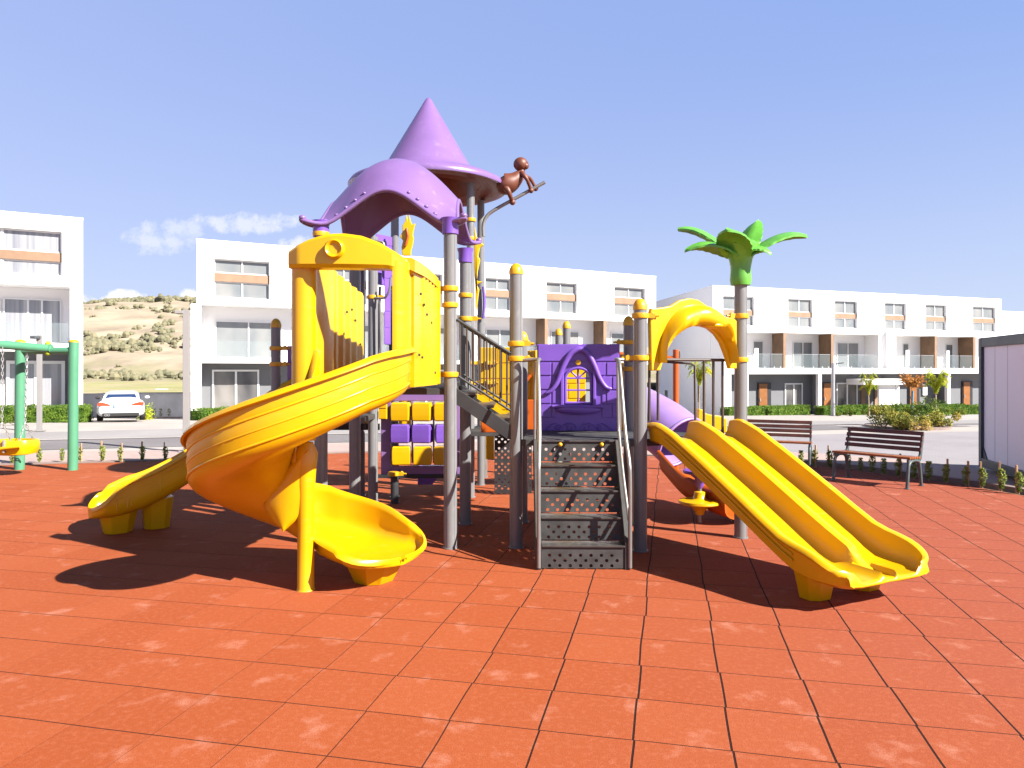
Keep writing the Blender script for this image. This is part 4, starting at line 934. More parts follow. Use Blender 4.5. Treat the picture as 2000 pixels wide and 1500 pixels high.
# ---- purple house panel
def house():
    o = V(.295, 8.44, 0)+V(0, 0, 1.05); W_ = .965; H_ = 1.10; a = e1; n = -e2
    wx0, wx1, wz0, wzs, = .345, .62, .42, .70; cx = (wx0+wx1)/2; rad = (wx1-wx0)/2
    arc = [(cx-rad*math.cos(R(t)), wzs+rad*.78*math.sin(R(t))) for t in range(0, 91, 10)]
    left = [(0, 0), (cx, 0), (cx, wz0), (wx0, wz0)]+arc+[(cx, H_), (.0, H_)]
    arcr = [(cx+rad*math.cos(R(t)), wzs+rad*.78*math.sin(R(t))) for t in range(0, 91, 10)]
    right = [(cx, 0), (W_, 0), (W_, H_), (cx, H_)]+arcr[::-1]+[(wx1, wz0), (cx, wz0)]
    b = MB().prism(left, o, a, UZ, e2*.03).prism(right, o, a, UZ, e2*.03)
    p = b.build('house_panel', 'purp', PS, fix=True)
    br = MB(); rows = [(.90, 1.095), (.735, .885), (.57, .72), (.405, .555), (.24, .39)]
    def vis(x0, x1, z0, z1, gl):
        if x1-x0 > .03: br.obox(o+a*x0+UZ*z0-e2*.012, a*(x1-x0), e2*.012, UZ*(z1-z0))
    for i, (z0, z1) in enumerate(rows):
        gx0, gx1 = (.22, .76) if i else (.012, .953)
        if i == 0: vis(.012, .953, z0, z1, 0); continue
        if i == 1: gx0, gx1 = .27, .70
        cut = .10 if i % 2 else .17
        vis(.012, cut-.008 if i % 2 == 0 else .165, z0, z1, 0); vis((cut+.008) if i % 2 == 0 else .18, gx0, z0, z1, 0)
        vis(gx1, (.80 if i % 2 else .87), z0, z1, 0); vis((.815 if i % 2 else .885), .953, z0, z1, 0)
    br.build('moulded_bricks', 'purp', p, bevel=.006)
    # swooping gable
    g = crom([(.10, .52), (.17, .56), (.24, .66), (.30, .82), (.38, .97), (.46, 1.03), (.52, 1.035), (.59, .99), (.66, .87), (.73, .70), (.80, .60), (.87, .575)], 5)
    def fl(q, o_=.03): return o+a*q.x+UZ*q.y-e2*o_
    n_ = len(g); MB().tube([fl(V(q[0], q[1], 0), .03) for q in g], .04, 10, radii=[.015+.022*max(0,math.sin(math.pi*i/(n_-1)))**.5 for i in range(n_)]).build('gable', 'purp', p, smooth=70)
    fr = MB(); lp = [(wx0-.012, wz0-.01)]+[(cx-(rad+.012)*math.cos(R(t)), wzs+(rad*.78+.012)*math.sin(R(t))) for t in range(0, 181, 12)]+[(wx1+.012, wz0-.01), (wx0-.012, wz0-.01)]
    fr.tube([fl(V(x, z, 0), .01) for x, z in lp], .018, 8)
    for x0, z0, x1, z1 in ((cx, wz0, cx, wzs+rad*.78), (wx0, wzs, wx1, wzs), (wx0, (wz0+wzs)/2, wx1, (wz0+wzs)/2), (cx, wzs, cx-rad*.62, wzs+rad*.55), (cx, wzs, cx+rad*.62, wzs+rad*.55)):
        fr.tube([fl(V(x0, z0, 0), -.005), fl(V(x1, z1, 0), -.005)], .0105, 6)
    fr.build('window_frame', 'purp', p, smooth=60)
    for sx_ in (-1, 1):
        MB().obox(o+a*(cx+sx_*(rad+.05)-.02)+UZ*(wz0-.05)-e2*.045, a*.04, e2*.045, UZ*.42).build('shutter', 'purp', p, bevel=.01)
    MB().lathe([(.0001, .03), (.03, .028), (.034, 0)][::-1], o+a*cx+UZ*.885, 20, ax=-e2).build('round_light', 'clampy', p, smooth=60)
    MB().ball(o+a*cx+UZ*.335-e2*.015, .1, 24, 12, (2.7, .75, .62), q=Matrix.Rotation(-.065, 3, 'Z')).build('window_box', 'purp', p, smooth=80)
    MB().obox(o+a*.17+UZ*.355-e2*.07, a*.60, e2*.07, UZ*.035).build('window_ledge', 'purp', p, bevel=.012)
    sc_ = MB()
    for cx_, s_ in ((cx-.09, 1), (cx+.09, -1), (cx-.24, 1), (cx+.24, -1)):
        r0 = .062 if abs(cx_-cx) < .1 else .042
        sc_.tube([fl(V(cx_+s_*(r0*(1-t/14))*math.cos(t*.62)*1.0, .12+(r0*(1-t/14))*math.sin(t*.62), 0), .004) for t in range(13)], .007, 6)
        sc_.tube([fl(V(cx_-s_*.02+(-s_)*(.02*t), .17-.004*t*t*.5, 0), .004) for t in range(8)], .006, 6)
    sc_.build('scroll_relief', 'purp', p, smooth=60)
    clamp((P5[0]-.09, P5[1]-.06), 2.0, None, .02)
house()

# ---- yellow brick-pattern panels behind
def ypanel(x0, y0, x1, y1, z0, z1, rows=5, th=.035):
    d = V(x1-x0, y1-y0, 0); L = d.length; d.normalize(); n = V(d.y, -d.x, 0)
    p = MB().obox(V(x0, y0, z0), d*L, -n*th, UZ*(z1-z0)).build('yellow_panel', 'yelp', PS, bevel=.008)
    b = MB(); h = (z1-z0)/rows
    for r_ in range(rows):
        xx = 0; k = 0
        while xx < L-.02:
            w_ = .26 if (k or r_ % 2 == 0) else .13
            w_ = min(w_, L-xx); b.obox(V(x0, y0, z0+r_*h+.008)+d*(xx+.006), d*(w_-.012), n*.010, UZ*(h-.016)); xx += w_; k += 1
    b.build('moulded_bricks', 'yelp', p, bevel=.003)
    return p
ypanel(-.47, 10.65, .02, 10.6, 1.02, 2.18); ypanel(.06, 10.2, .34, 10.0, 1.0, 2.12)
ypanel(.60, 10.9, 1.12, 10.9, .95, 2.1); ypanel(1.45, 10.1, 1.60, 10.0, .8, 1.95); ypanel(-1.86, 9.97, -1.74, 9.96, 1.16, 1.60, 3)
ypanel(-1.98, 12.2, -1.72, 12.2, .9, 1.5, 2); ypanel(-.44, 12.0, -.30, 12.0, .35, 1.0, 3)
MB().tube(crom([(.0, 10.0, 1.05), (.08, 10.0, 1.35), (.17, 10.0, 1.65), (.26, 10.0, 1.78)], 6), .03, 10).build('orange_arc', 'orange', PS, smooth=60)
MB().obox((.0, 9.8, 1.02), (.36, 0, 0), (0, .03, 0), (0, 0, .42)).build('orange_panel', 'orange', PS, bevel=.01)
MB().obox((-.42, 9.7, 1.0), (.38, 0, 0), (0, .03, 0), (0, 0, .18)).build('orange_panel', 'orange', PS, bevel=.01)

# ---- purple game panel with spinning drums
def game():
    x0, x1, y = -1.84, -.735, 10.05; fz0, fz1 = .38, 1.53
    fr = MB(); t = .14
    fr.obox((x0, y, fz0), (t, 0, 0), (0, .04, 0), (0, 0, fz1-fz0)); fr.obox((x1-.06, y, fz0), (.06, 0, 0), (0, .04, 0), (0, 0, fz1-fz0))
    fr.obox((x0+t, y+.002, fz1-.12), (x1-x0-t-.06, 0, 0), (0, .036, 0), (0, 0, .12)); fr.obox((x0+t, y+.002, fz0), (x1-x0-t-.06, 0, 0), (0, .036, 0), (0, 0, .12))
    p = fr.build('game_panel', 'pur', PS, bevel=.01)
    k = 0
    for j in range(3):
        z = fz0+.12+.152+.305*j
        MB().cyl((x0+t, y+.02, z), (x1-.06, y+.02, z), .010, seg=8).build('drum_axle', 'alu', p, smooth=60)
        for i in range(3):
            cx_ = x0+t+.152+.300*i; m_ = 'purp' if j == 1 else 'yelp'
            b = MB()
            prof = [(.13, -.13), (.150, -.118), (.156, -.05), (.156, .05), (.150, .118), (.13, .13)]
            rot = random.uniform(-.18, .18); rings = []
            for rr, zz in prof:
                rings.append([V(cx_+rr*math.cos(rot+R(45+90*q))*1.15*(1 if abs(0) < 1 else 1), y-.01+rr*math.sin(rot+R(45+90*q))*.9, z+zz) for q in range(4)])
            b.loft(rings); b.build('drum', m_, p, bevel=.012, fix=True)
    for i in range(4):
        xx = x0+t+.300*i
        if 0 < i < 3: MB().obox((xx-.012, y+.005, fz0+.16), (.024, 0, 0), (0, .03, 0), (0, 0, .91)).build('divider', 'pur', p, bevel=.004)
    MB().obox((x0-.1, y-.01, fz0-.05), (x1-x0+.2, 0, 0), (0, .05, 0), (0, 0, .05)).build('support_bar', 'blk', PS)
game()
post(-1.63, 9.95, 0, .40, .055, 'dkpost')
MB().obox((-2.75, 10.2, .99), (.86, 0, 0), (0, .05, 0), (0, 0, .09)).build('support_bar', 'blk', PS)
ypanel(-2.13, 10.25, -1.99, 10.25, 1.07, 1.42, 2)
MB().prism([(0, 0), (.42, 0), (.22, -.26), (0, -.26)], (-1.42, 10.8, .38), (1, 0, 0), (0, 0, 1), (0, .3, 0)).build('panel_bracket', 'purp', PS, fix=True)
MB().obox((-.62, 10.1, .93), (.75, 0, 0), (0, .04, 0), (0, 0, .07)).build('support_bar', 'blk', PS)
# purple wall pieces of the left platform and tower
def ppanel(o, a, h, th=.03, rows=4):
    o = Vector(o); a = Vector(a); p = MB().obox(o, a, (0, th, 0), (0, 0, h)).build('purple_panel', 'purp', PS, bevel=.01)
    b = MB(); hh = h/rows
    for r_ in range(rows): b.obox(o+UZ*(r_*hh+.008)+V(0, -.01, 0)+a.normalized()*.01, a-a.normalized()*.02, (0, .01, 0), (0, 0, hh-.016))
    b.build('moulded_boards', 'pur' if rows == 4 else 'purp', p, bevel=.003); return p
ppanel((-2.84, 9.05, 1.30), (.85, .25, 0), .85); ppanel((-1.92, 10.1, 3.05), (.22, .3, 0), .72, rows=5); ppanel((-1.78, 9.98, 2.2), (.07, .1, 0), 1.15, rows=5)
MB().tube(crom([P(944, 560, 11.4), P(946, 590, 11.4), P(944, 622, 11.4)], 4), .022, 8, radii=None).build('purple_strip', 'purp', PS, smooth=60)
# flame crest and wavy edge of a yellow dragon panel
def crest(pxs, y, name, th=.05):
    pts_ = [P(px, py, y) for px, py in pxs]; o = pts_[0]
    MB().prism([((p-o).x, (p-o).z) for p in pts_], o, (1, 0, 0), (0, 0, 1), (0, th, 0)).build(name, 'yelp', PS, bevel=.012, fix=True)
crest([(786, 499), (784, 482), (787, 470), (781, 462), (786, 452), (786, 440), (791, 432), (793, 418), (797, 430), (799, 419), (802, 432), (805, 438), (811, 436), (808, 448), (806, 458), (808, 465), (806, 478), (803, 488), (802, 499)], 10.0, 'flame_crest')
MB().tube([P(792, 480, 9.98), P(797, 462, 9.97), P(794, 446, 9.98)], .02, 8).build('flame_relief', 'orange', PS, smooth=60)
post(-1.44, 10.05, 1.66, 3.36, .045, 'rail')
crest([(927, 440), (931, 462), (937, 470), (945, 478), (937, 484), (934, 500), (938, 507), (936, 516), (933, 530), (931, 548), (943, 550), (931, 556), (936, 565), (934, 580), (932, 596), (931, 607), (928, 600), (928, 560), (926, 520), (926, 470)], 9.6, 'dragon_edge')
# bent white and dark pipes seen through the hood
rail(crom([(-1.90, 9.9, 2.84), (-1.75, 9.85, 2.84), (-1.68, 9.82, 2.95), (-1.66, 9.82, 3.12)], 5), .016, 'rail', 'bent_pipe'); rail([(-1.82, 9.88, 2.84), (-1.80, 9.88, 1.6)], .016, 'rail', 'bent_pipe')
rail([P(760, 560, 10.2), P(764, 740, 10.2)], .022, 'dkpost', 'bent_pipe'); rail([P(742, 560, 10.2), P(738, 700, 10.2)], .020, 'rail', 'bent_pipe')
rail(crom([P(800, 505, 10.0), P(806, 508, 10.0), P(809, 516, 10.0), P(809, 526, 10.0)], 4), .014, 'blk', 'bent_pipe')
rail(crom([P(730, 470, 9.2), P(742, 472, 9.2), P(748, 474, 9.2), P(751, 482, 9.2)], 4), .016, 'rail', 'bent_pipe')

# ---- purple tube slide ending in an orange trough
def tubeslide():
    pts_ = crom([P(1190, 775, 11.0), P(1245, 805, 10.6), P(1300, 838, 10.1), P(1331, 864, 9.85)], 8)
    rr = .395; b = MB(); b.tube(pts_, rr, 28, caps=False); o = b.build('tube_slide', 'purt', PS, smooth=70)
    sm = o.modifiers.new('wall', 'SOLIDIFY'); sm.thickness = .02
    d = (pts_[-1]-pts_[-2]).normalized()
    MB().tube([pts_[-1]-d*.02, pts_[-1]+d*.02], rr+.008, 28, caps=False).build('tube_collar', 'purt', o, smooth=50).modifiers.new('wall', 'SOLIDIFY').thickness = .03
    q = crom([P(1340, 880, 9.75), P(1385, 925, 9.15), P(1420, 945, 8.9), P(1462, 958, 8.6)], 6); hs = []
    for i in range(len(q)):
        e = q[min(i+1, len(q)-1)]-q[max(i-1, 0)]; hs.append(V(e.x, e.y, 0).normalized())
    t = sweep([p-UZ*.33 for p in q], hs, lambda i: ushape(.38, .38, .34, .34, flat=.6)); t.build('exit_trough', 'orange', PS, smooth=50, fix=True)
tubeslide()
crest([(1362, 845), (1365, 798), (1372, 800), (1380, 808), (1396, 812), (1412, 814), (1420, 818), (1420, 845)], 10.2, 'yellow_trough_end', .3)
# ================================================================== spinner seat
def spinner():
    x, y = 2.26, 8.63; t = thing('spinning_seat', (x, y, 0), 'yellow disc spinner with purple round seat on a short pole under the double slide', 'playground toy')
    c = (x, y, 0)
    MB().cyl((x, y, 0), (x, y, .62), .024, seg=16).build('pole', 'rail', t, smooth=40)
    MB().lathe([(.026, .10), (.05, .11), (.055, .14), (.10, .20), (.16, .225), (.235, .232), (.252, .25), (.245, .275), (.20, .285), (.10, .29), (.075, .31), (.065, .38), (.026, .39)], c, 36).build('disc', 'yel', t, smooth=50)
    MB().lathe([(.026, .42), (.05, .46), (.06, .54), (.12, .585), (.185, .60), (.20, .615), (.195, .64), (.15, .65), (.0001, .65)], c, 32).build('seat', 'purp', t, smooth=50)
spinner()

# ================================================================== swing
def swing():
    pa = G(38, 917); pb = G(142, 918)
    t = thing('swing_set', pb, 'mint green steel swing with yellow toddler bucket seat on chains at the left edge', 'swing')
    top = 2.36
    for p in (pa, pb):
        o = MB().cyl(p, p+V(.02, 0, top), .085, seg=24).build('post', 'greent', t, smooth=40)
        MB().ball(p+V(.02, 0, top), .087, 20, 10, (1, 1, .55)).build('cap', 'clampy', o, smooth=80)
    MB().cyl(pa+V(0, 0, 2.2), pb+V(0, 0, 2.2), .065, seg=20).build('crossbar', 'greent', t, smooth=40)
    j = pa.lerp(pb, .55)+V(0, -.02, 2.24); far = P(-260, 652, 10.4)
    MB().cyl(j, far, .075, seg=20).build('beam', 'greent', t, smooth=40)
    for z in (.085, -.085): MB().ball(j+V(.0, 0, z), .05, 12, 8).build('bolt_cap', 'leafy', t, smooth=80)
    MB().cyl(j-V(.06, 0, 0), j+V(.06, 0, 0), .082, seg=20).build('clamp', 'greent', t, smooth=40)
    # two chains to the seat
    dirb = (far-j).normalized()
    def chain(p0, p1, name='chain'):
        b = MB(); L = (p1-p0).length; n = int(L/.06); d = (p1-p0).normalized(); s = d.orthogonal().normalized(); w = d.cross(s)
        for k in range(n):
            c = p0+d*(L*(k+.5)/n); u = s if k % 2 else w
            pts_ = [c+d*(.036*math.cos(2*math.pi*q/8))+u*(.016*math.sin(2*math.pi*q/8)) for q in range(9)]
            b.tube(pts_, .007, 5, caps=False)
        return b.build(name, 'chain', t, smooth=60)
    s1 = P(49, 868, 12.75); s0 = P(4, 872, 12.2)
    h1 = P(53, 688, 12.9); h0 = P(5, 678, 12.3)
    k1 = s1+V(0, 0, .40); k0 = s0+V(0, 0, .42)
    chain(h1, k1); chain(h0, k0)
    for k_, s_ in ((k1, s1), (k0, s0)):
        chain(k_, s_+V(.03, .22, 0)); chain(k_, s_+V(.02, -.22, 0))
    # bucket seat
    c = P(30, 872, 12.5); b = MB()
    rings = []
    for (rx, ry, z) in ((.22, .18, -.14), (.32, .24, -.12), (.36, .27, -.02), (.36, .27, .06), (.34, .25, .12), (.30, .22, .12), (.31, .23, .04), (.28, .20, -.08)):
        rings.append([c+V(rx*abs(math.cos(a))**.7*(1 if math.cos(a) > 0 else -1), ry*abs(math.sin(a))**.7*(1 if math.sin(a) > 0 else -1), z) for a in [2*math.pi*k/24 for k in range(24)]])
    b.loft(rings); s = b.build('seat', 'yelp', t, smooth=50, fix=True)
    MB().tube(crom([c+V(-.28, -.29, -.06), c+V(0, -.31, .0), c+V(.28, -.29, .03)], 5), .03, 8).build('safety_strap', 'yelp', s, smooth=60)
    MB().box(c+V(0, -.28, .03), (.03, .05, .22)).build('buckle', 'chain', s, bevel=.005)
swing()

# ================================================================== benches
def bench():
    t = thing('park_bench', (0, 0, 0), 'brown slatted bench with grey green metal legs, whole in view, nearest the cabin', 'bench', 'benches along the playground edge')
    L = 1.24; D = .50
    # local: x along the bench, y towards the back
    for sx in (-1, 1):
        x = sx*(L/2-.035); b = MB()
        b.tube(crom([(x, -.04, 0), (x, -.015, .2), (x, .01, .34), (x, .06, .40), (x, .16, .425), (x, .28, .42), (x, .38, .38), (x, .43, .26), (x, .46, .1), (x, .475, 0)], 5), .026, 10)
        b.build('leg', 'cast', t, smooth=60)
        MB().prism([(-.02, .405), (.42, .40), (.46, .44), (.56, .83), (.545, .86), (.51, .86), (.415, .50), (.36, .455), (-.02, .455)], (x-.018, 0, 0), (0, 1, 0), (0, 0, 1), (.036, 0, 0)).build('side_frame', 'cast', t, bevel=.006, fix=True)
        for y in (-.04, .475): MB().cyl((x, y, 0), (x, y, .012), .045, seg=14).build('foot_plate', 'cast', t, smooth=40)
    for k in range(5): MB().box((0, .012+.083*k, .475-.004*k), (L, .070, .034)).build('seat_slat', 'benchs', t, bevel=.006)
    for k in range(4):
        f = k/3; y = .425+.095*f; z = .575+.25*f
        b = MB(); a = V(0, .26, .965).normalized(); n = V(0, .965, -.26).normalized()
        b.obox(V(-L/2+.01, y, z)-n*.03-a*.031, (L-.02, 0, 0), n*.03, a*.062); b.build('back_slat', 'bench', t, bevel=.006)
    return t
bn = bench(); snap(bn)
FL, FR = V(5.40, 12.05, 0), V(6.16, 11.10, 0)
mid = (FL+FR)/2; dirb = (FR-FL).normalized()
bn.location = mid; bn.rotation_euler = (0, 0, math.atan2(dirb.y, dirb.x))
d2 = V(.86, -.51, 0)
dup(bn, None, V(5.02, 13.62, 0), math.atan2(-.42, .9), 'brown slatted bench half hidden behind the yellow double slide')

# ================================================================== saplings round the edge
def sapling(kind):
    t = thing('young_conifer', (0, 0, 0), '', 'sapling', 'saplings planted along the playground edge')
    if kind: MB().box((.015, .02, .19), (.028, .022, .38)).build('stake', 'stake', t, bevel=.003)
    MB().cyl((0, 0, 0), (0, 0, .24), .009, .005, seg=6).build('stem', 'bark', t)
    def fn():
        h = random.random(); z = .03+.26*h; r = .055*(1-abs(h-.6)*.9)*math.sqrt(random.random()); a = random.uniform(0, 6.28)
        return (r*math.cos(a), r*math.sin(a), z)
    MB().leaves(230, fn, .045, upb=1.2).build('foliage', 'leafs', t)
    return t
protos = [sapling(1), sapling(0)]
for p in protos: snap(p)
spots = [(24, 907, 1, 'behind the yellow swing seat'), (77, 905, 0, 'between the two green swing posts, left one'), (121, 903, 0, 'between the two green swing posts, right one'),
 (156, 903, 1, 'just right of the right green swing post'), (200, 903, 1, 'directly below the left rear wheel of the white car'), (235, 903, 1, 'directly below the white car'),
 (278, 902, 1, 'below and right of the white car'), (323, 901, 1, 'just left of the tall grey lamp post'), (364, 899, 0, 'at the foot of the tall grey lamp post'),
 (1564, 911, 0, 'under the half hidden bench'), (1591, 914, 1, 'first to the right of the half hidden bench'), (1620, 916, 1, 'left of the whole bench, with a tall stake'),
 (1657, 921, 0, 'under the left end of the whole bench'), (1681, 923, 0, 'under the whole bench, second from its left end'), (1704, 926, 0, 'under the middle of the whole bench'),
 (1726, 929, 0, 'under the whole bench, right of its middle'), (1755, 933, 1, 'under the whole bench with a bare stake'), (1785, 937, 0, 'between the right legs of the whole bench'),
 (1814, 940, 0, 'behind the rear right leg of the whole bench'), (1848, 945, 1, 'first to the right of the whole bench'), (1887, 950, 1, 'between the whole bench and the cabin corner'),
 (1919, 954, 1, 'in front of the left corner of the white cabin'), (1956, 960, 1, 'in the shade before the cabin, second from the frame edge'), (1990, 966, 1, 'in the shade before the cabin at the frame edge')]
used = [False, False]
for px, py, k, where in spots:
    pr = protos[0 if k else 1]; p = G(px, py-1); lab = 'small '+('staked' if k else 'unstaked')+' green sapling '+where
    if not used[0 if k else 1]:
        used[0 if k else 1] = True; pr.location = p; pr['label'] = lab
    else:
        dup(pr, None, p, random.uniform(0, 6), lab, random.uniform(.85, 1.2))

# ================================================================== lamp posts
def lamp(px, top, base_y, y, w, label, kind):
    g = V((px-1000)/F*y, y, gz(0, y)); zt = HC+(HY-top)*y/F
    t = thing('street_lamp', g, label, 'lamp post')
    if kind == 0:
        MB().box((g.x, g.y, (g.z+zt)/2), (w, w, zt-g.z), .3).build('pole', 'lampg', t, bevel=.006)
        MB().box((g.x-w*.5-.07, g.y-.05, zt-.06), (.18, .16, .07), .3).build('lamp_head', 'lampg', t, bevel=.01)
    elif kind == 1:
        MB().box((g.x, g.y, (g.z+zt)/2), (w, w, zt-g.z), .3).build('pole', 'lampg', t, bevel=.006)
        MB().box((g.x, g.y-.18, zt-.07), (.15, .30, .08), .05).build('lamp_head', 'lampd', t, bevel=.01)
    else:
        MB().cyl(g, V(g.x, g.y, zt), w*.6, w*.5, seg=12).build('pole', 'lampd2' if 'lampd2' in M else 'alu', t, smooth=40)
        MB().obox((g.x-.05, g.y-.08, zt-.12), (.72, 0, .10), (0, .16, 0), (0, 0, .07)).build('lamp_head', 'lampd', t, bevel=.01)
    MB().box((g.x, g.y, g.z+.01), (w*2.2, w*2.2, .02), .3).build('base_plate', 'lampg' if kind < 2 else 'lampd', t)
lamp(364, 605, 885, 16.2, .135, 'tall pale grey square lamp post right of the white car', 0)
lamp(77, 655, 842, 21.6, .125, 'pale grey lamp post with dark head behind the green swing', 1)
lamp(1627, 709, 816, 46, .22, 'slim dark lamp post with flat head before the right hand row of houses', 2)

# ================================================================== cabin at the right
def cabin():
    c0 = V(8.62, 13.25, 0); c1 = V(7.98, 10.9, 0); d = (c1-c0).normalized(); n = V(-d.y, d.x, 0)   # n points right
    if n.x < 0: n = -n
    L = 6.2; Wd = 2.6; z0, z1 = .08, 2.42; t = thing('site_cabin', c0, 'white panelled cabin with dark blue grey frame at the right edge', 'cabin')
    c2 = c0+d*2.44
    body = MB(); body.obox(c0+d*.10+n*.05+UZ*(z0+.1), d*2.24, n*(L-.1), UZ*(z1-z0-.2)); body.build('wall', 'cabw', t)
    for k in range(1, 3):
        MB().obox(c0+d*(.1+.55*k)+n*.046+UZ*(z0+.12), d*.004, n*.01, UZ*(z1-z0-.26)).build('panel_joint', 'alu', t)
    for q in (c0, c2-d*.13):
        MB().obox(q+UZ*z0, d*.13, n*.13, UZ*(z1-z0)).build('corner_post', 'cabd', t, bevel=.01)
        MB().obox(q+n*(L-.1)+UZ*z0, d*.13, n*.13, UZ*(z1-z0)).build('corner_post', 'cabd', t, bevel=.01)
    for z in (z0, z1-.16):
        MB().obox(c0+d*.131+UZ*(z+.002)+n*.004, d*2.175, n*.12, UZ*.15).build('frame_rail', 'cabd', t, bevel=.008)
        for q in (c0, c2-d*.13): MB().obox(q+n*.131+UZ*(z+.002)+d*.004, d*.12, n*(L-.24), UZ*.15).build('frame_rail', 'cabd', t, bevel=.008)
    MB().prism([(0, 0), (.18, 0), (0, .20)], c0+d*.131+n*.03+UZ*(z0+.152), d, UZ, n*.02).build('gusset', 'cabd', t)
    MB().obox(c0+d*.02+n*.02+UZ*(z1-.008), d*2.4, n*(L-.02), UZ*.02).build('roof', 'cabd', t)
cabin()

# ================================================================== orange frame behind
def oframe():
    y = 13.2; t = thing('orange_frame', P(1321, 860, y), 'orange tubular frame behind the purple tube slide', 'climbing frame')
    g = V((1320-1000)/F*y, y, 0)
    MB().cyl(g, g+UZ*2.22, .055, seg=16).build('post', 'orange', t, smooth=40)
    MB().cyl(g+V(0, 0, 2.05), g+V(-1.15, .2, 2.15), .045, seg=14).build('crossbar', 'orange', t, smooth=40)
    MB().cyl(g+V(-1.15, .2, 0), g+V(-1.15, .2, 2.3), .055, seg=16).build('post', 'orange', t, smooth=40)
    MB().box(g+V(.05, .02, 2.1), (.05, .10, .18)).build('bracket', 'lampd', t, bevel=.005)
oframe()

# ================================================================== buildings
class Facade:
    def __init__(s, O, a, d): s.O = Vector((*O, 0)); s.a = Vector((*a, 0)).normalized(); s.d = Vector((*d, 0)).normalized()
    def u(s, px, v=0):
        k = (px-1000)/F; o = s.O+s.d*v; return (k*o.y-o.x)/(s.a.x-k*s.a.y)
    def z(s, px, py, v=0):
        y = (s.O+s.d*v+s.a*s.u(px, v)).y; return HC+(HY-py)*y/F
    def p(s, u, v, z): q = s.O+s.a*u+s.d*v; return V(q.x, q.y, z)
    def box(s, mb, u0, u1, v0, v1, z0, z1): return mb.obox(s.p(u0, v0, z0), s.a*(u1-u0), s.d*(v1-v0), UZ*(z1-z0))
def wall(fc, u0, u1, v0, v1, z0, z1, ops, name, m, par):
    us = sorted(set([u0, u1]+[o[0] for o in ops]+[o[1] for o in ops])); b = MB()
    for i in range(len(us)-1):
        a, c = us[i], us[i+1]
        if c-a < 1e-4: continue
        zs = [z0]
        for o in sorted(ops, key=lambda q: q[2]):
            if o[0] <= a+1e-4 and o[1] >= c-1e-4: zs += [o[2], o[3]]
        zs.append(z1)
        for k in range(0, len(zs), 2):
            if zs[k+1]-zs[k] > 1e-3: fc.box(b, a, c, v0, v1, zs[k], zs[k+1])
    o = b.build(name, m, par, fix=False)
    bm = bmesh.new(); bm.from_mesh(o.data); bmesh.ops.remove_doubles(bm, verts=bm.verts, dist=.001)
    # drop the inner faces between neighbouring blocks
    cen = {}
    for f in bm.faces:
        c = f.calc_center_median(); cen.setdefault((round(c.x, 3), round(c.y, 3), round(c.z, 3)), []).append(f)
    bmesh.ops.delete(bm, geom=[f for g in cen.values() if len(g) > 1 for f in g], context='FACES_ONLY')
    bm.to_mesh(o.data); bm.free(); return o
def window(fc, u0, u1, z0, z1, v, par, glass='gup', mull=(.5,), fw=.06, name='window', transom=None):
    b = MB(); e = .002
    fc.box(b, u0+e, u0+fw, v, v+.06, z0, z1); fc.box(b, u1-fw, u1-e, v, v+.06, z0, z1)
    fc.box(b, u0+fw, u1-fw, v+.003, v+.06, z0+e, z0+fw); fc.box(b, u0+fw, u1-fw, v+.003, v+.06, z1-fw, z1-e)
    for m_ in mull:
        c = u0+(u1-u0)*m_; fc.box(b, c-fw*.55, c+fw*.55, v-.012, v+.05, z0+fw, z1-fw)
    f = b.build(name, 'frame', par)
    g = MB(); fc.box(g, u0+fw*.6, u1-fw*.6, v+.03, v+.045, z0+fw*.6, z1-fw*.6); g.build('pane', glass, f)
    return f
def rowhouse(name, label, O, a, d, L, depth, ztop, zblk, zs1, zs0, zg, uppers, prot, lu0, lu1, glassu='gup', vf=.35, vg=.85):
    fc = Facade(O, a, d); t = thing(name, fc.p(0, 0, zg), label, 'house')
    ops = [(fc.u(x0), fc.u(x1), z0, z1) for x0, x1, z0, z1, w0, w1 in uppers]
    wall(fc, 0, L, 0, .28, zblk, ztop, ops, 'upper_wall', 'white', t)
    b = MB(); fc.box(b, 0, L, .281, depth, zblk+.004, ztop-.004); b.build('upper_storey', 'white', t)
    b = MB(); fc.box(b, -.02, L+.02, -.02, depth, ztop, ztop+.05); b.build('roof', 'white', t)
    for (x0, x1, z0, z1, w0, w1), (u0, u1, _, _) in zip(uppers, ops):
        f = window(fc, u0, u1, w1, z1, .20, t, glassu); window(fc, u0, u1, z0, w0, .20, t, glassu)
        s = MB(); fc.box(s, u0+.002, u1-.002, .12, .26, w0, w1); s.build('timber_band', 'wood', t)
    # lower storeys: recessed core
    b = MB(); fc.box(b, lu0+.02, lu1-.02, vf, depth, zs1, zblk-.002); b.build('first_floor_wall', 'white', t)
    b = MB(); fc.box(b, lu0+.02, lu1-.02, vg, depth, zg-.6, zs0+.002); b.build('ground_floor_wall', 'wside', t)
    b = MB(); fc.box(b, lu0, lu1, -prot, depth*.99, zs0, zs1); b.build('balcony_slab', 'white', t)
    return fc, t
GH = 0
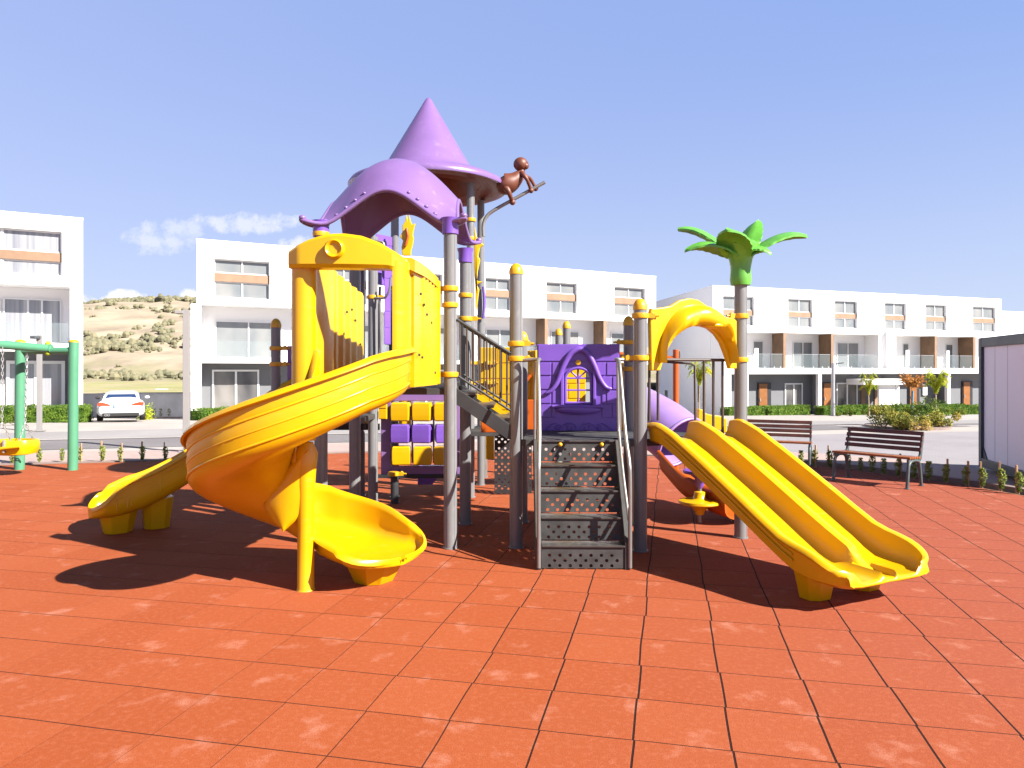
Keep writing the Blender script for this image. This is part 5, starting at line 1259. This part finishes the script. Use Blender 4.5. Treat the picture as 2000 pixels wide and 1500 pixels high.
# ---- middle house (behind the climbing tower)
a2 = (24.53, 13.7); d2_ = (-.40, .916)
f0 = Facade((-14.96, 34), a2, d2_); Z = lambda px, py: f0.z(px, py)
up = []
for x0, x1, yt, yb in ((418, 527, 500, 577), (628, 716, 517, 583), (786, 864, 528, 592), (948, 998, 541, 603), (1067, 1127, 548, 611), (1200, 1260, 557, 616)):
    zt, zb = 7.20, 5.32; up.append((x0, x1, zb, zt, zb+.80, zb+1.20))
fm, tm = rowhouse('row_house', 'long white three storey house row behind the cone roofed tower, timber bands between windows', (-14.96, 34), a2, d2_, 28.1, 9, 8.02, 4.98, 2.39, 2.17, -1.6, up, .02, -.25, 28.1, vf=1.25, vg=1.3)
def addbox(fc, t, u0, u1, v0, v1, z0, z1, name, m, bevel=0):
    b = MB(); fc.box(b, u0, u1, v0, v1, z0, z1); return b.build(name, m, t, bevel=bevel)
addbox(fm, tm, -.25, .22, -.015, 3, -1.6, 2.17, 'pier', 'white'); addbox(fm, tm, -.25, .22, -.015, 3, 2.39, 4.978, 'pier', 'white')
addbox(fm, tm, -.25, 28.1, -.75, .0, 4.70, 4.976, 'balcony_lintel', 'white') if False else None
for px0, px1 in ((1045, 1070), (1159, 1184), (905, 925)):
    u1 = fm.u(px1); addbox(fm, tm, u1-.225, u1+.005, -.025, -.002, 2.39, 4.975, 'partition_edge', 'wood'); addbox(fm, tm, u1-.22, u1, .0, 1.26, 2.39, 4.975, 'timber_partition', 'woodd')
for px in (620, 780): addbox(fm, tm, fm.u(px)-.12, fm.u(px)+.12, .0, 1.26, 2.39, 4.975, 'partition', 'white')
for x0, x1 in ((420, 548), (640, 740), (800, 870), (948, 1002), (1075, 1130), (1192, 1250)):
    window(fm, fm.u(x0, 1.25), fm.u(x1, 1.25), 2.42, 4.30, 1.17, tm, 'gup', name='sliding_door')
    window(fm, fm.u(x0-6, 1.3), fm.u(x1-40*(x1 < 600)-2, 1.3), -.45, 1.85, 1.2, tm, 'gdn', name='sliding_door', fw=.09)
for k in range(6):
    u0 = .3+4.62*k; g = addbox(fm, tm, u0+.05, u0+4.5, .05, .065, 2.42, 3.25, 'glass_railing', 'glassr')
    for q in range(8): addbox(fm, g, u0+.35+.56*q, u0+.41+.56*q, .03, .09, 2.39, 2.50, 'glass_clip', 'alu')
# white condenser screens low on the balcony's left
addbox(fm, tm, .24, .80, .9, 1.24, 2.40, 3.55, 'white_screen', 'white')

# ---- left house
f1O = (-17.6, 29.4); dl = (-.535, .845)
aL = Vector(a2).normalized(); O1 = (f1O[0]-aL.x*12, f1O[1]-aL.y*12)
fL0 = Facade(O1, a2, dl)
fz_ = lambda py: fL0.z(121, py)
up = [(-90, 10-8, fz_(539), fz_(453), fz_(510), fz_(493)), (6, 121, fz_(539), fz_(453), fz_(510), fz_(493))]
up = [(-120, 121, fz_(539), fz_(453), fz_(511), fz_(494))]
fl_, tl = rowhouse('row_house', 'white house at the left edge with pale curtains behind the green swing', O1, a2, dl, 12, 9, 8.02, 5.22, 2.92, 2.58, -.9, up, .02, 0, 12.0, 'gcur', vf=1.25, vg=1.3)
for px in (-60, 2): u_ = fl_.u(px); addbox(fl_, tl, u_-.03, u_+.03, .18, .25, fz_(539), fz_(511), 'mullion', 'frame'); addbox(fl_, tl, u_-.03, u_+.03, .18, .25, fz_(494), fz_(453), 'mullion', 'frame')
addbox(fl_, tl, 11.55, 12.0, -.01, 8.9, -.9, 2.58, 'pier', 'white'); addbox(fl_, tl, 11.55, 12.0, -.01, 8.9, 2.92, 5.218, 'pier', 'white')
window(fl_, fl_.u(-70, 1.25), fl_.u(2, 1.25), 2.95, 4.75, 1.17, tl, 'gdn', name='sliding_door'); window(fl_, fl_.u(6, 1.25), fl_.u(120, 1.25), 2.95, 4.78, 1.17, tl, 'gcur', mull=(.42, .66), name='sliding_door')
window(fl_, fl_.u(12, 1.3), fl_.u(127, 1.3), -.25, 2.22, 1.2, tl, 'gcur', name='sliding_door', fw=.13)
addbox(fl_, tl, fl_.u(-60, .85), fl_.u(8, .85), .5, 1.28, -.9, 1.25, 'white_screen', 'white'); addbox(fl_, tl, 0, 11.5, .02, .035, 2.95, 3.75, 'glass_railing', 'glassr')

# ---- right house row
a3 = (27.75, 10.2); d3 = (-.128, .99)
up = []
for x0, x1 in ((1412, 1473), (1539, 1587), (1630, 1675), (1728, 1770), (1808, 1849), (1900, 1945)): up.append((x0, x1, 5.08, 7.22, 5.86, 6.22))
f3, t3 = rowhouse('row_house', 'long white house row on the right with timber balcony partitions and orange doors', (14.45, 51.6), a3, d3, 29.55, 12.4, 7.88, 4.62, 1.96, 1.54, -2.0, up, 2.0, -.05, 31, vf=-.3, vg=-.7)
# balcony boxes
uA0, uA1 = -.05, f3.u(1722, -2); uB0, uB1 = f3.u(1743, -2), 30.8
addbox(f3, t3, uA0, uA1, -2, -.002, 4.50, 4.86, 'balcony_roof', 'white'); addbox(f3, t3, uB0, uB1, -2, -.002, 4.50, 4.86, 'balcony_roof', 'white')
for u0, u1 in ((uA0, uA0+.35), (uA1-.3, uA1), (uB0, uB0+.35)): addbox(f3, t3, u0, u1, -1.996, -.31, 1.96, 4.498, 'pier', 'white')
addbox(f3, t3, uA0, uA0+.33, -1.996, 12, -2.4, 1.538, 'side_wall', 'white'); addbox(f3, t3, uA0, uA0+.3, .36, 12, 1.96, 4.6, 'side_wall', 'white')
addbox(f3, t3, uA1+.01, uB0-.01, -1.2, -.31, 1.965, 4.84, 'stair_wall', 'conc2' if 'conc2' in M else 'white')
for px in (1535, 1628, 1830, 1905):
    u_ = f3.u(px, -2); addbox(f3, t3, u_-.205, u_+.025, -1.975, -1.952, 1.962, 4.498, 'partition_edge', 'wood'); addbox(f3, t3, u_-.20, u_+.02, -1.95, -.31, 1.962, 4.498, 'timber_partition', 'woodd')
for x0, x1 in ((1470, 1490), (1548, 1586), (1634, 1676), (1762, 1774), (1846, 1860)):
    window(f3, f3.u(x0, -.3), f3.u(x1, -.3), 1.98, 3.95, -.38, t3, 'gup', name='sliding_door', mull=(.5,) if x1-x0 > 30 else ())
for px in (1478, 1773, 1852): u_ = f3.u(px, -1); addbox(f3, t3, u_-.15, u_+.15, -1.0, -.9, 1.962, 3.4, 'white_screen', 'white')
for (p0, p1) in ((1442, 1504), (1506, 1530), (1540, 1598), (1600, 1624), (1633, 1712), (1752, 1797), (1799, 1824), (1834, 1873), (1875, 1902)):
    g = addbox(f3, t3, f3.u(p0, -1.9), f3.u(p1, -1.9), -1.92, -1.90, 1.97, 2.95, 'glass_railing', 'glassr')
    addbox(f3, g, f3.u(p0, -1.9), f3.u(p1, -1.9), -1.925, -1.895, 2.951, 2.98, 'rail_top', 'alu')
    k = max(2, int((p1-p0)/16))
    for q in range(k): c_ = f3.u(p0+(p1-p0)*(q+.5)/k, -1.9); addbox(f3, g, c_-.04, c_+.04, -1.95, -1.87, 1.962, 2.10, 'glass_clip', 'alu')
# ground floor of the right row
for px in (1491, 1616, 1783, 1887):
    u_ = f3.u(px, -.7); f_ = addbox(f3, t3, u_-.55, u_+.62, -.82, -.69, -1.6, .92, 'door_frame', 'dark')
    dd_ = addbox(f3, t3, u_-.45, u_+.25, -.87, -.822, -1.55, .82, 'door', 'door'); addbox(f3, dd_, u_-.40, u_-.34, -.91, -.872, -.45, -.25, 'handle', 'alu')
for x0, x1 in ((1532, 1567), (1633, 1674), (1447, 1455), (1835, 1848)):
    window(f3, f3.u(x0, -.7), f3.u(x1, -.7), -1.4, .85, -.78, t3, 'gdn', name='sliding_door', fw=.10, mull=(.5,) if x1-x0 > 20 else ())
for px in (1424, 1458, 1601, 1853): u_ = f3.u(px, -1.9); addbox(f3, t3, u_-.15, u_+.15, -1.95, -1.6, -2.4, 1.538, 'column', 'white')
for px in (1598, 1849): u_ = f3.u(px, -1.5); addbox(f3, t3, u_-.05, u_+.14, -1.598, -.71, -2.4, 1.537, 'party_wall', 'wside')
addbox(f3, t3, f3.u(1679, -2.4), f3.u(1760, -2.4), -2.9, -.2, .72, 1.15, 'porch_roof', 'white')
u_ = f3.u(1714, -2.3); g_ = addbox(f3, t3, u_, f3.u(1745, -2.3), -2.5, -2.3, -2.2, .718, 'porch_wall', 'white'); addbox(f3, t3, f3.u(1748, -2.3), f3.u(1755, -2.3), -2.4, -2.25, -2.2, .718, 'porch_post', 'white')
addbox(f3, t3, f3.u(1730, -2.6)-.02, f3.u(1730, -2.6)+.02, -2.52, -2.502, -1.5, .2, 'wall_slot', 'grey')
# faint lettering strokes on the porch edge (unreadable in the photograph)
for k in range(9): c_ = f3.u(1728+2.6*k, -2.9); addbox(f3, t3, c_-.03, c_+.03, -2.912, -2.901, .90, .90+.10+.03*(k % 3), 'lettering', 'grey')
for px, m_ in ((1685, 'door'), (1711, 'door')): u_ = f3.u(px, -.7); addbox(f3, t3, u_-.2, u_+.2, -.80, -.71, -1.6, .7, 'timber_panel', 'wood')
u_ = f3.u(1804, -.7); addbox(f3, t3, u_-.2, u_+.25, -.85, -.71, -.2, .7, 'meter_box', 'white')
# side wall window slots of the right row (long grey flank)
side = Facade((14.45, 51.6), (-.128, .99), (1, 0))
for s0, s1, z0, z1 in ((2.2, 2.5, -.6, 1.0), (9.3, 9.8, -.6, .1)):
    b = MB(); q = V(14.35, 51.6, 0)+V(-.128, .99, 0)*s0; b.obox((q.x-.03, q.y, z0), V(-.128, .99, 0)*(s1-s0), (.02, 0, 0), (0, 0, z1-z0)); b.build('side_window', 'gdn', t3)

# ---- pale block far right
b4 = Facade((44.5, 74), a3, d3); t4 = thing('row_house', b4.p(0, 0, -2.5), 'pale beige end wall of a distant house beyond the right hand row', 'house')
addbox(b4, t4, -6, 20, 0, 10, -3, 8.05, 'wall', 'white'); addbox(b4, t4, -6.05, 20.05, -.05, 10, 8.05, 8.15, 'roof', 'white')

# ================================================================== retaining wall and sign
RW = thing('retaining_wall', (-20, 40, -.8), 'low grey concrete wall behind the white car, between the two houses', 'wall')
MB().obox((-27, 40, -1.2), (14, .3, 0), (0, .25, 0), (0, 0, 1.66)).build('wall', 'conc', RW); MB().obox((-27, 39.97, .462), (14, .3, 0), (0, .31, 0), (0, 0, .05)).build('coping', 'conc', RW)
sg = P(316, 764, 58); SG = thing('notice_board', (sg.x, sg.y, .2), 'small white board with two dark digits above the grey wall', 'sign')
MB().obox((sg.x-.49, 58, sg.z-.2), (.98, 0, 0), (0, .03, 0), (0, 0, .40)).build('board', 'frame', SG); 
for dx in (-.3, .3): MB().cyl((sg.x+dx, 58.05, .1), (sg.x+dx, 58.05, sg.z-.1), .02, seg=8).build('leg', 'alu', SG)
nb = MB()
for (x0, z0, x1, z1) in ((-.10, 0, -.10, .17), (-.10, .17, -.14, .13), (.12, 0, .12, .17), (.12, .17, .03, .06), (.03, .06, .15, .06)):
    nb.cyl((sg.x+x0*1.4, 57.99, sg.z-.11+z0*1.3), (sg.x+x1*1.4, 57.99, sg.z-.11+z1*1.3), .018, seg=6)
nb.build('number', 'lampd', SG)
PB = tag(MB().prism([(-24, 38.0), (-15.5, 38.4), (-15.5, 40.0), (-24, 40.0)], (0, 0, -.9), (1, 0, 0), (0, 1, 0), (0, 0, .12)).build('soil_bed', 'soil'), kind='structure')
for k, px in enumerate((300, 314, 330)):
    g = V((px-1000)/F*38.6, 38.6, -.75); t = thing('young_conifer', g, 'thin dark seedling at the foot of the grey wall, '+('left', 'middle', 'right')[k]+' one of three', 'sapling', 'seedlings at the grey wall')
    MB().cyl(g, g+UZ*.3, .012, seg=5).build('stem', 'bark', t)
    MB().leaves(120, lambda: (g.x+random.gauss(0, .05), g.y+random.gauss(0, .05), g.z+random.uniform(.1, .5)), .06).build('foliage', 'bushd', t)
g = V((284-1000)/F*33, 33, gz(0, 33)); t = thing('shrub', g, 'bright yellow green shrub at the right side of the white car', 'shrub')
MB().leaves(900, lambda: (g.x+random.gauss(0, .16), g.y+random.gauss(0, .16), g.z+abs(random.gauss(.25, .2))), .09).build('foliage', 'leafy', t); MB().cyl(g, g+UZ*.4, .02, seg=6).build('stem', 'bark', t)

# ================================================================== car
def car():
    y0 = 28.3; x0 = (236-1000)/F*y0; yaw = math.atan2(.30, .95)
    t = thing('parked_car', (0, 0, 0), 'white saloon car seen from behind, parked in the gap between two white houses', 'car')
    L = 4.55; W_ = 1.82
    def ring(y, hw, zb, zt, k=.86, n=20):
        out = []
        for i in range(n):
            a = 2*math.pi*i/n+math.pi/n; c, s = math.cos(a), math.sin(a)
            x = hw*abs(c)**.32*(1 if c > 0 else -1); z = (zb+zt)/2+(zt-zb)/2*abs(s)**.45*(1 if s > 0 else -1)
            if z > (zb+zt)/2: x *= 1-(1-k)*((z-(zb+zt)/2)/((zt-zb)/2))**2
            out.append(V(x, y, z))
        return out
    body = [(0.0, .70, .34, .92), (.04, .80, .28, .99), (.12, .86, .24, 1.02), (.35, .90, .22, 1.03), (.8, .91, .20, 1.02), (1.6, .91, .19, .99), (2.6, .91, .19, .97), (3.3, .91, .20, .93), (3.9, .88, .22, .86), (4.3, .82, .24, .76), (4.5, .72, .30, .66), (4.55, .62, .36, .60)]
    MB().loft([ring(*b) for b in body]).build('body', 'carw', t, smooth=60, fix=True)
    cab = [(.35, .74, .98, 1.03), (.62, .72, .98, 1.16), (1.0, .70, .97, 1.32), (1.45, .69, .96, 1.385), (2.1, .69, .95, 1.39), (2.6, .69, .94, 1.33), (3.0, .70, .93, 1.15), (3.3, .72, .92, .98)]
    MB().loft([ring(y, hw, zb-.1, zt, .80) for y, hw, zb, zt in cab]).build('cabin', 'carw', t, smooth=60, fix=True)
    rw = MB(); rw.prism([(-.60, .0), (.60, .0), (.52, .33), (-.52, .33)], (0, .50, 1.055), (1, 0, 0), V(0, .84, .53).normalized(), V(0, -.53, .84)*.035); rw.build('rear_window', 'carg', t, bevel=.02, fix=True)
    for s in (-1, 1):
        MB().prism([(.95, 1.03), (2.85, 1.0), (2.4, 1.27), (1.35, 1.31)], (s*.70, 0, 0), (0, 1, 0), (0, 0, 1), (s*.02, 0, 0)).build('side_window', 'carg', t, fix=True)
        m_ = MB(); m_.prism([(.40, .0), (.86, .02), (.84, .15), (.70, .17), (.50, .12), (.38, .05)] if s > 0 else [(-.40, .0), (-.86, .02), (-.84, .15), (-.70, .17), (-.50, .12), (-.38, .05)], (0, .06, .74), (1, 0, 0), (0, .1, 1), (0, -.075, 0)).build('tail_lamp', 'tail', t, bevel=.015, fix=True)
        mm = MB().ball((s*.99, 2.75, 1.02), .10, 12, 8, (1.1, .6, .75)).build('wing_mirror', 'carw' if s > 0 else 'tyre', t, smooth=70)
        for y in (.85, 3.65):
            w = MB().lathe([(.20, -.11), (.31, -.11), (.33, -.08), (.33, .08), (.31, .11), (.20, .11)], (s*.80, y, .33), 28, ax=(1, 0, 0)).build('wheel', 'tyre', t, smooth=50)
            MB().lathe([(.0001, -.06), (.20, -.09), (.20, .09), (.0001, .06)], (s*.80, y, .33), 20, ax=(1, 0, 0)).build('rim', 'alu', w, smooth=40)
        MB().lathe([(.045, 0), (.05, .04), (.035, .04), (.03, .0)], (s*.05-.50, -.02, .33), 14, ax=(0, -1, 0)).build('exhaust_pipe', 'alu', t, smooth=50)
    MB().obox((-.68, -.03, .26), (1.36, 0, 0), (0, .12, 0), (0, 0, .16)).build('rear_bumper_insert', 'tyre', t, bevel=.03)
    MB().obox((-.60, .06, .18), (1.2, 0, 0), (0, .5, 0), (0, 0, .09)).build('underbody', 'tyre', t)
    pl = MB().obox((-.27, -.035, .68), (.54, 0, 0), (0, .03, 0), (0, 0, .12)).build('number_plate', 'frame', t, bevel=.004)
    MB().obox((-.27, -.039, .682), (.05, 0, 0), (0, .003, 0), (0, 0, .116)).build('plate_band', 'blue', pl)
    for k in range(7): MB().obox((-.17+.055*k+(k > 1)*.02, -.038, .705), (.032, 0, 0), (0, .002, 0), (0, 0, .07)).build('plate_mark', 'grey', pl) if k not in (2, 5) else None
    MB().cyl((0, -.02, .90), (0, .05, .90), .04, seg=16).build('emblem', 'grey', t)
    MB().obox((-.72, .005, .845), (1.44, 0, 0), (0, .02, 0), (0, 0, .008)).build('boot_seam', 'grey', t)
    t.location = (x0+.0, y0, gz(0, y0)+.0); t.rotation_euler = (0, 0, R(27)); t.scale = (.94, 1, .86)
    return t
car()

# ================================================================== hedges
def hedge(p0, p1, y0, y1, h, label, dep=.9, m='hedge', n=2600, sz=.07, par=None):
    a = GP(p0, y0); b_ = GP(p1, y1); d = b_-a; d.z = 0; L = d.length; d.normalize(); nrm = V(-d.y, d.x, 0)
    z0 = min(a.z, b_.z)-.1; ht = h+.1
    t = thing('clipped_hedge', V(a.x, a.y, z0), label, 'hedge', 'clipped hedges before the houses')
    core = MB().obox(V(a.x, a.y, z0)+nrm*.05+d*.05, d*(L-.1), nrm*(dep-.1), UZ*(ht-.06)).build('hedge_core', 'hedge', t)
    b = MB(); A1 = L*ht*1.3; A2 = L*dep; A3 = dep*ht*2; T = A1+A2+A3
    def fn():
        r = random.uniform(0, T); j = random.gauss(0, .022)
        bump_ = .04*mn.noise(V(random.random()*0+a.x, 0, 0))
        if r < A1: s = random.uniform(0, L); z = random.uniform(0, ht); return V(a.x, a.y, z0)+d*s+nrm*(j+.03*mn.noise(V(s*2, z*3, 1)))+UZ*z
        if r < A1+A2: s = random.uniform(0, L); w = random.uniform(0, dep); return V(a.x, a.y, z0)+d*s+nrm*w+UZ*(ht+j+.05*mn.noise(V(s*1.5, w*3, 5)))
        e = random.choice((0, L)); return V(a.x, a.y, z0)+d*(e+j)+nrm*random.uniform(0, dep)+UZ*random.uniform(0, ht)
    b.leaves(n, fn, sz); b.build('foliage', 'hedge', t)
hedge(-40, 163, 27.3, 27.9, .62, 'clipped green hedge before the curtained house at the left edge', n=3600, sz=.075)
hedge(393, 520, 31.6, 34.5, .60, 'clipped green hedge at the corner of the middle house, above the yellow slide', n=3600, sz=.075)
hedge(1424, 1583, 46.5, 50, .66, 'long clipped hedge before the first orange door of the right row', n=4200, sz=.10)
hedge(1610, 1710, 48.5, 50.5, .66, 'clipped hedge behind the slim dark lamp post', n=3600, sz=.10)
hedge(1732, 1796, 49.5, 51, .66, 'clipped hedge behind the blue staked orange tree', n=2800, sz=.10)
hedge(1800, 1893, 50, 52, .72, 'clipped hedge right of the bright yellow green palm', n=3200, sz=.10)
hedge(1893, 1930, 53.5, 54, .66, 'short dark hedge beside the cabin frame', n=1500, sz=.10)

# ================================================================== bushes on the island
def bush(px, y, rx, h, m, label, n=900, sz=.10, name='shrub'):
    g = GP(px, y); t = thing(name, g, label, 'shrub', 'shrubs in the planted island' if y < 40 else None)
    b = MB()
    cl = [(random.gauss(0, rx*.42), random.gauss(0, rx*.3), random.uniform(.25, .8)*h, random.uniform(.22, .42)*min(rx, h)) for _ in range(9)]
    def fn():
        c = random.choice(cl); v = V(random.gauss(0, 1), random.gauss(0, 1), random.gauss(0, 1)).normalized()*c[3]*random.uniform(.6, 1.15)
        return (g.x+c[0]+v.x, g.y+c[1]+v.y, max(g.z+.02, g.z+c[2]+v.z))
    b.leaves(n, fn, sz, upb=.6); b.build('foliage', m, t)
    st = MB()
    for c in cl[:6]: st.cyl((g.x, g.y, g.z-.02), (g.x+c[0], g.y+c[1], g.z+c[2]), .012, .006, seg=5)
    st.build('stems', 'bark', t)
MB_is = MB(); gi = GP(1776, 23.0)
MB_is.cyl((gi.x+.1, gi.y+.3, gi.z-.2), (gi.x+.1, gi.y+.3, gi.z+.05), 1.25, seg=40)
tag(MB_is.build('planted_island', 'kerb'), kind='structure')
for px, y, rx, h, m_, lb in ((1725, 22.6, .56, .80, 'bush', 'yellow green bush at the left end of the planted island'), (1757, 22.2, .52, .50, 'bush', 'low golden bush at the front left of the planted island'),
        (1790, 22.1, .55, .46, 'bush', 'low reddish bush at the front middle of the planted island'), (1826, 22.6, .55, .48, 'bush', 'sparse bush at the right end of the planted island'),
        (1752, 23.6, .5, .78, 'bushd', 'green bush at the back left of the planted island'), (1803, 23.6, .66, .95, 'bushd', 'dense green bush behind the blue tree support')):
    bush(px, y, rx, h, m_, lb, n=1700, sz=.075)
bush(1662, 45, 1.2, .32, 'bushd', 'low green plants spreading before the hedge by the slim lamp post', n=900, sz=.12)
bush(1882-20, 46, 1.4, .5, 'bushd', 'rounded green plants before the rightmost hedges', n=900, sz=.12)
bush(30, 24, .35, .4, 'bushd', 'small green shrub in front of the hedge behind the swing', n=500, sz=.06)

# ================================================================== small trees
def tree(px, y, h, label, m, cw, ch, kind, name='small_palm', trunk_r=.05, lean=0):
    g = GP(px, y); t = thing(name, g, label, 'tree')
    top = g+V(lean, 0, h-ch*.75)
    b = MB(); b.tube(crom([g-UZ*.1, g+V(lean*.3, .02, (h-ch)*.5), top], 5), trunk_r, 8, radii=[trunk_r*(1.25-.5*i/10) for i in range(11)]); b.build('trunk', 'bark', t, smooth=60)
    cr = MB()
    if kind == 'palm':
        for k in range(44):
            az_ = random.uniform(0, 6.28); d = V(math.cos(az_), math.sin(az_), 0); L_ = cw*random.uniform(.7, 1.1); up_ = random.uniform(.5, 1.15)*ch; pts_ = []
            for i in range(9):
                q = i/8; pts_.append(top+d*(L_*(q**1.2)*.8)+UZ*(up_*math.sin(q*1.9)*.85-.25*ch*q*q))
            cr.tube(pts_, .008, 4)
            s_ = V(-d.y, d.x, 0)
            for i in range(1, 9):
                for _ in range(10):
                    q = pts_[i-1].lerp(pts_[i], random.random()); sg_ = random.choice((-1, 1)); l = random.uniform(.15, .34)*cw*.55
                    e = q+s_*sg_*l*.7+d*l*.45-UZ*l*random.uniform(.1, .7); w_ = d*.030*cw
                    cr.add([q-w_, q+w_, e], [(0, 1, 2)])
    else:
        br_ = MB()
        for k in range(16):
            az_ = random.uniform(0, 6.28); d = V(math.cos(az_), math.sin(az_), 0)*cw*random.uniform(.4, 1.0)+UZ*random.uniform(-.1, .9)*ch
            br_.cyl(top, top+d, .018, .005, seg=5)
            for _ in range(60):
                q = top+d*random.uniform(.35, 1.05); cr.leaves(1, lambda: q+V(random.gauss(0, .09), random.gauss(0, .09), random.gauss(0, .06)), .085)
        br_.build('branches', 'bark', t)
    cr.build('crown', m, t)
    return g, top, t
tree(1828, 46.5, 2.9, 'young palm with bright yellow green fronds before the right houses', 'leafy', 1.0, 1.9, 'palm')
tree(1698, 44.5, 2.6, 'young green palm before the porch canopy', 'leafy', .62, 1.7, 'palm', trunk_r=.04, lean=-.05)
tree(1366, 33, 2.75, 'slender young palm seen under the yellow arch', 'leafy', .75, 1.5, 'palm', trunk_r=.03)
g_, top_, t_ = tree(1781, 23.8, 1.62, 'little tree with dry orange leaves on a blue support in the planted island', 'leafo', .34, .35, 'twig', name='small_tree', trunk_r=.018)
MB().cyl(g_+V(-.03, -.03, 0), g_+V(.02, -.03, 1.15), .035, .02, seg=10).build('support', 'blue', t_, smooth=40)
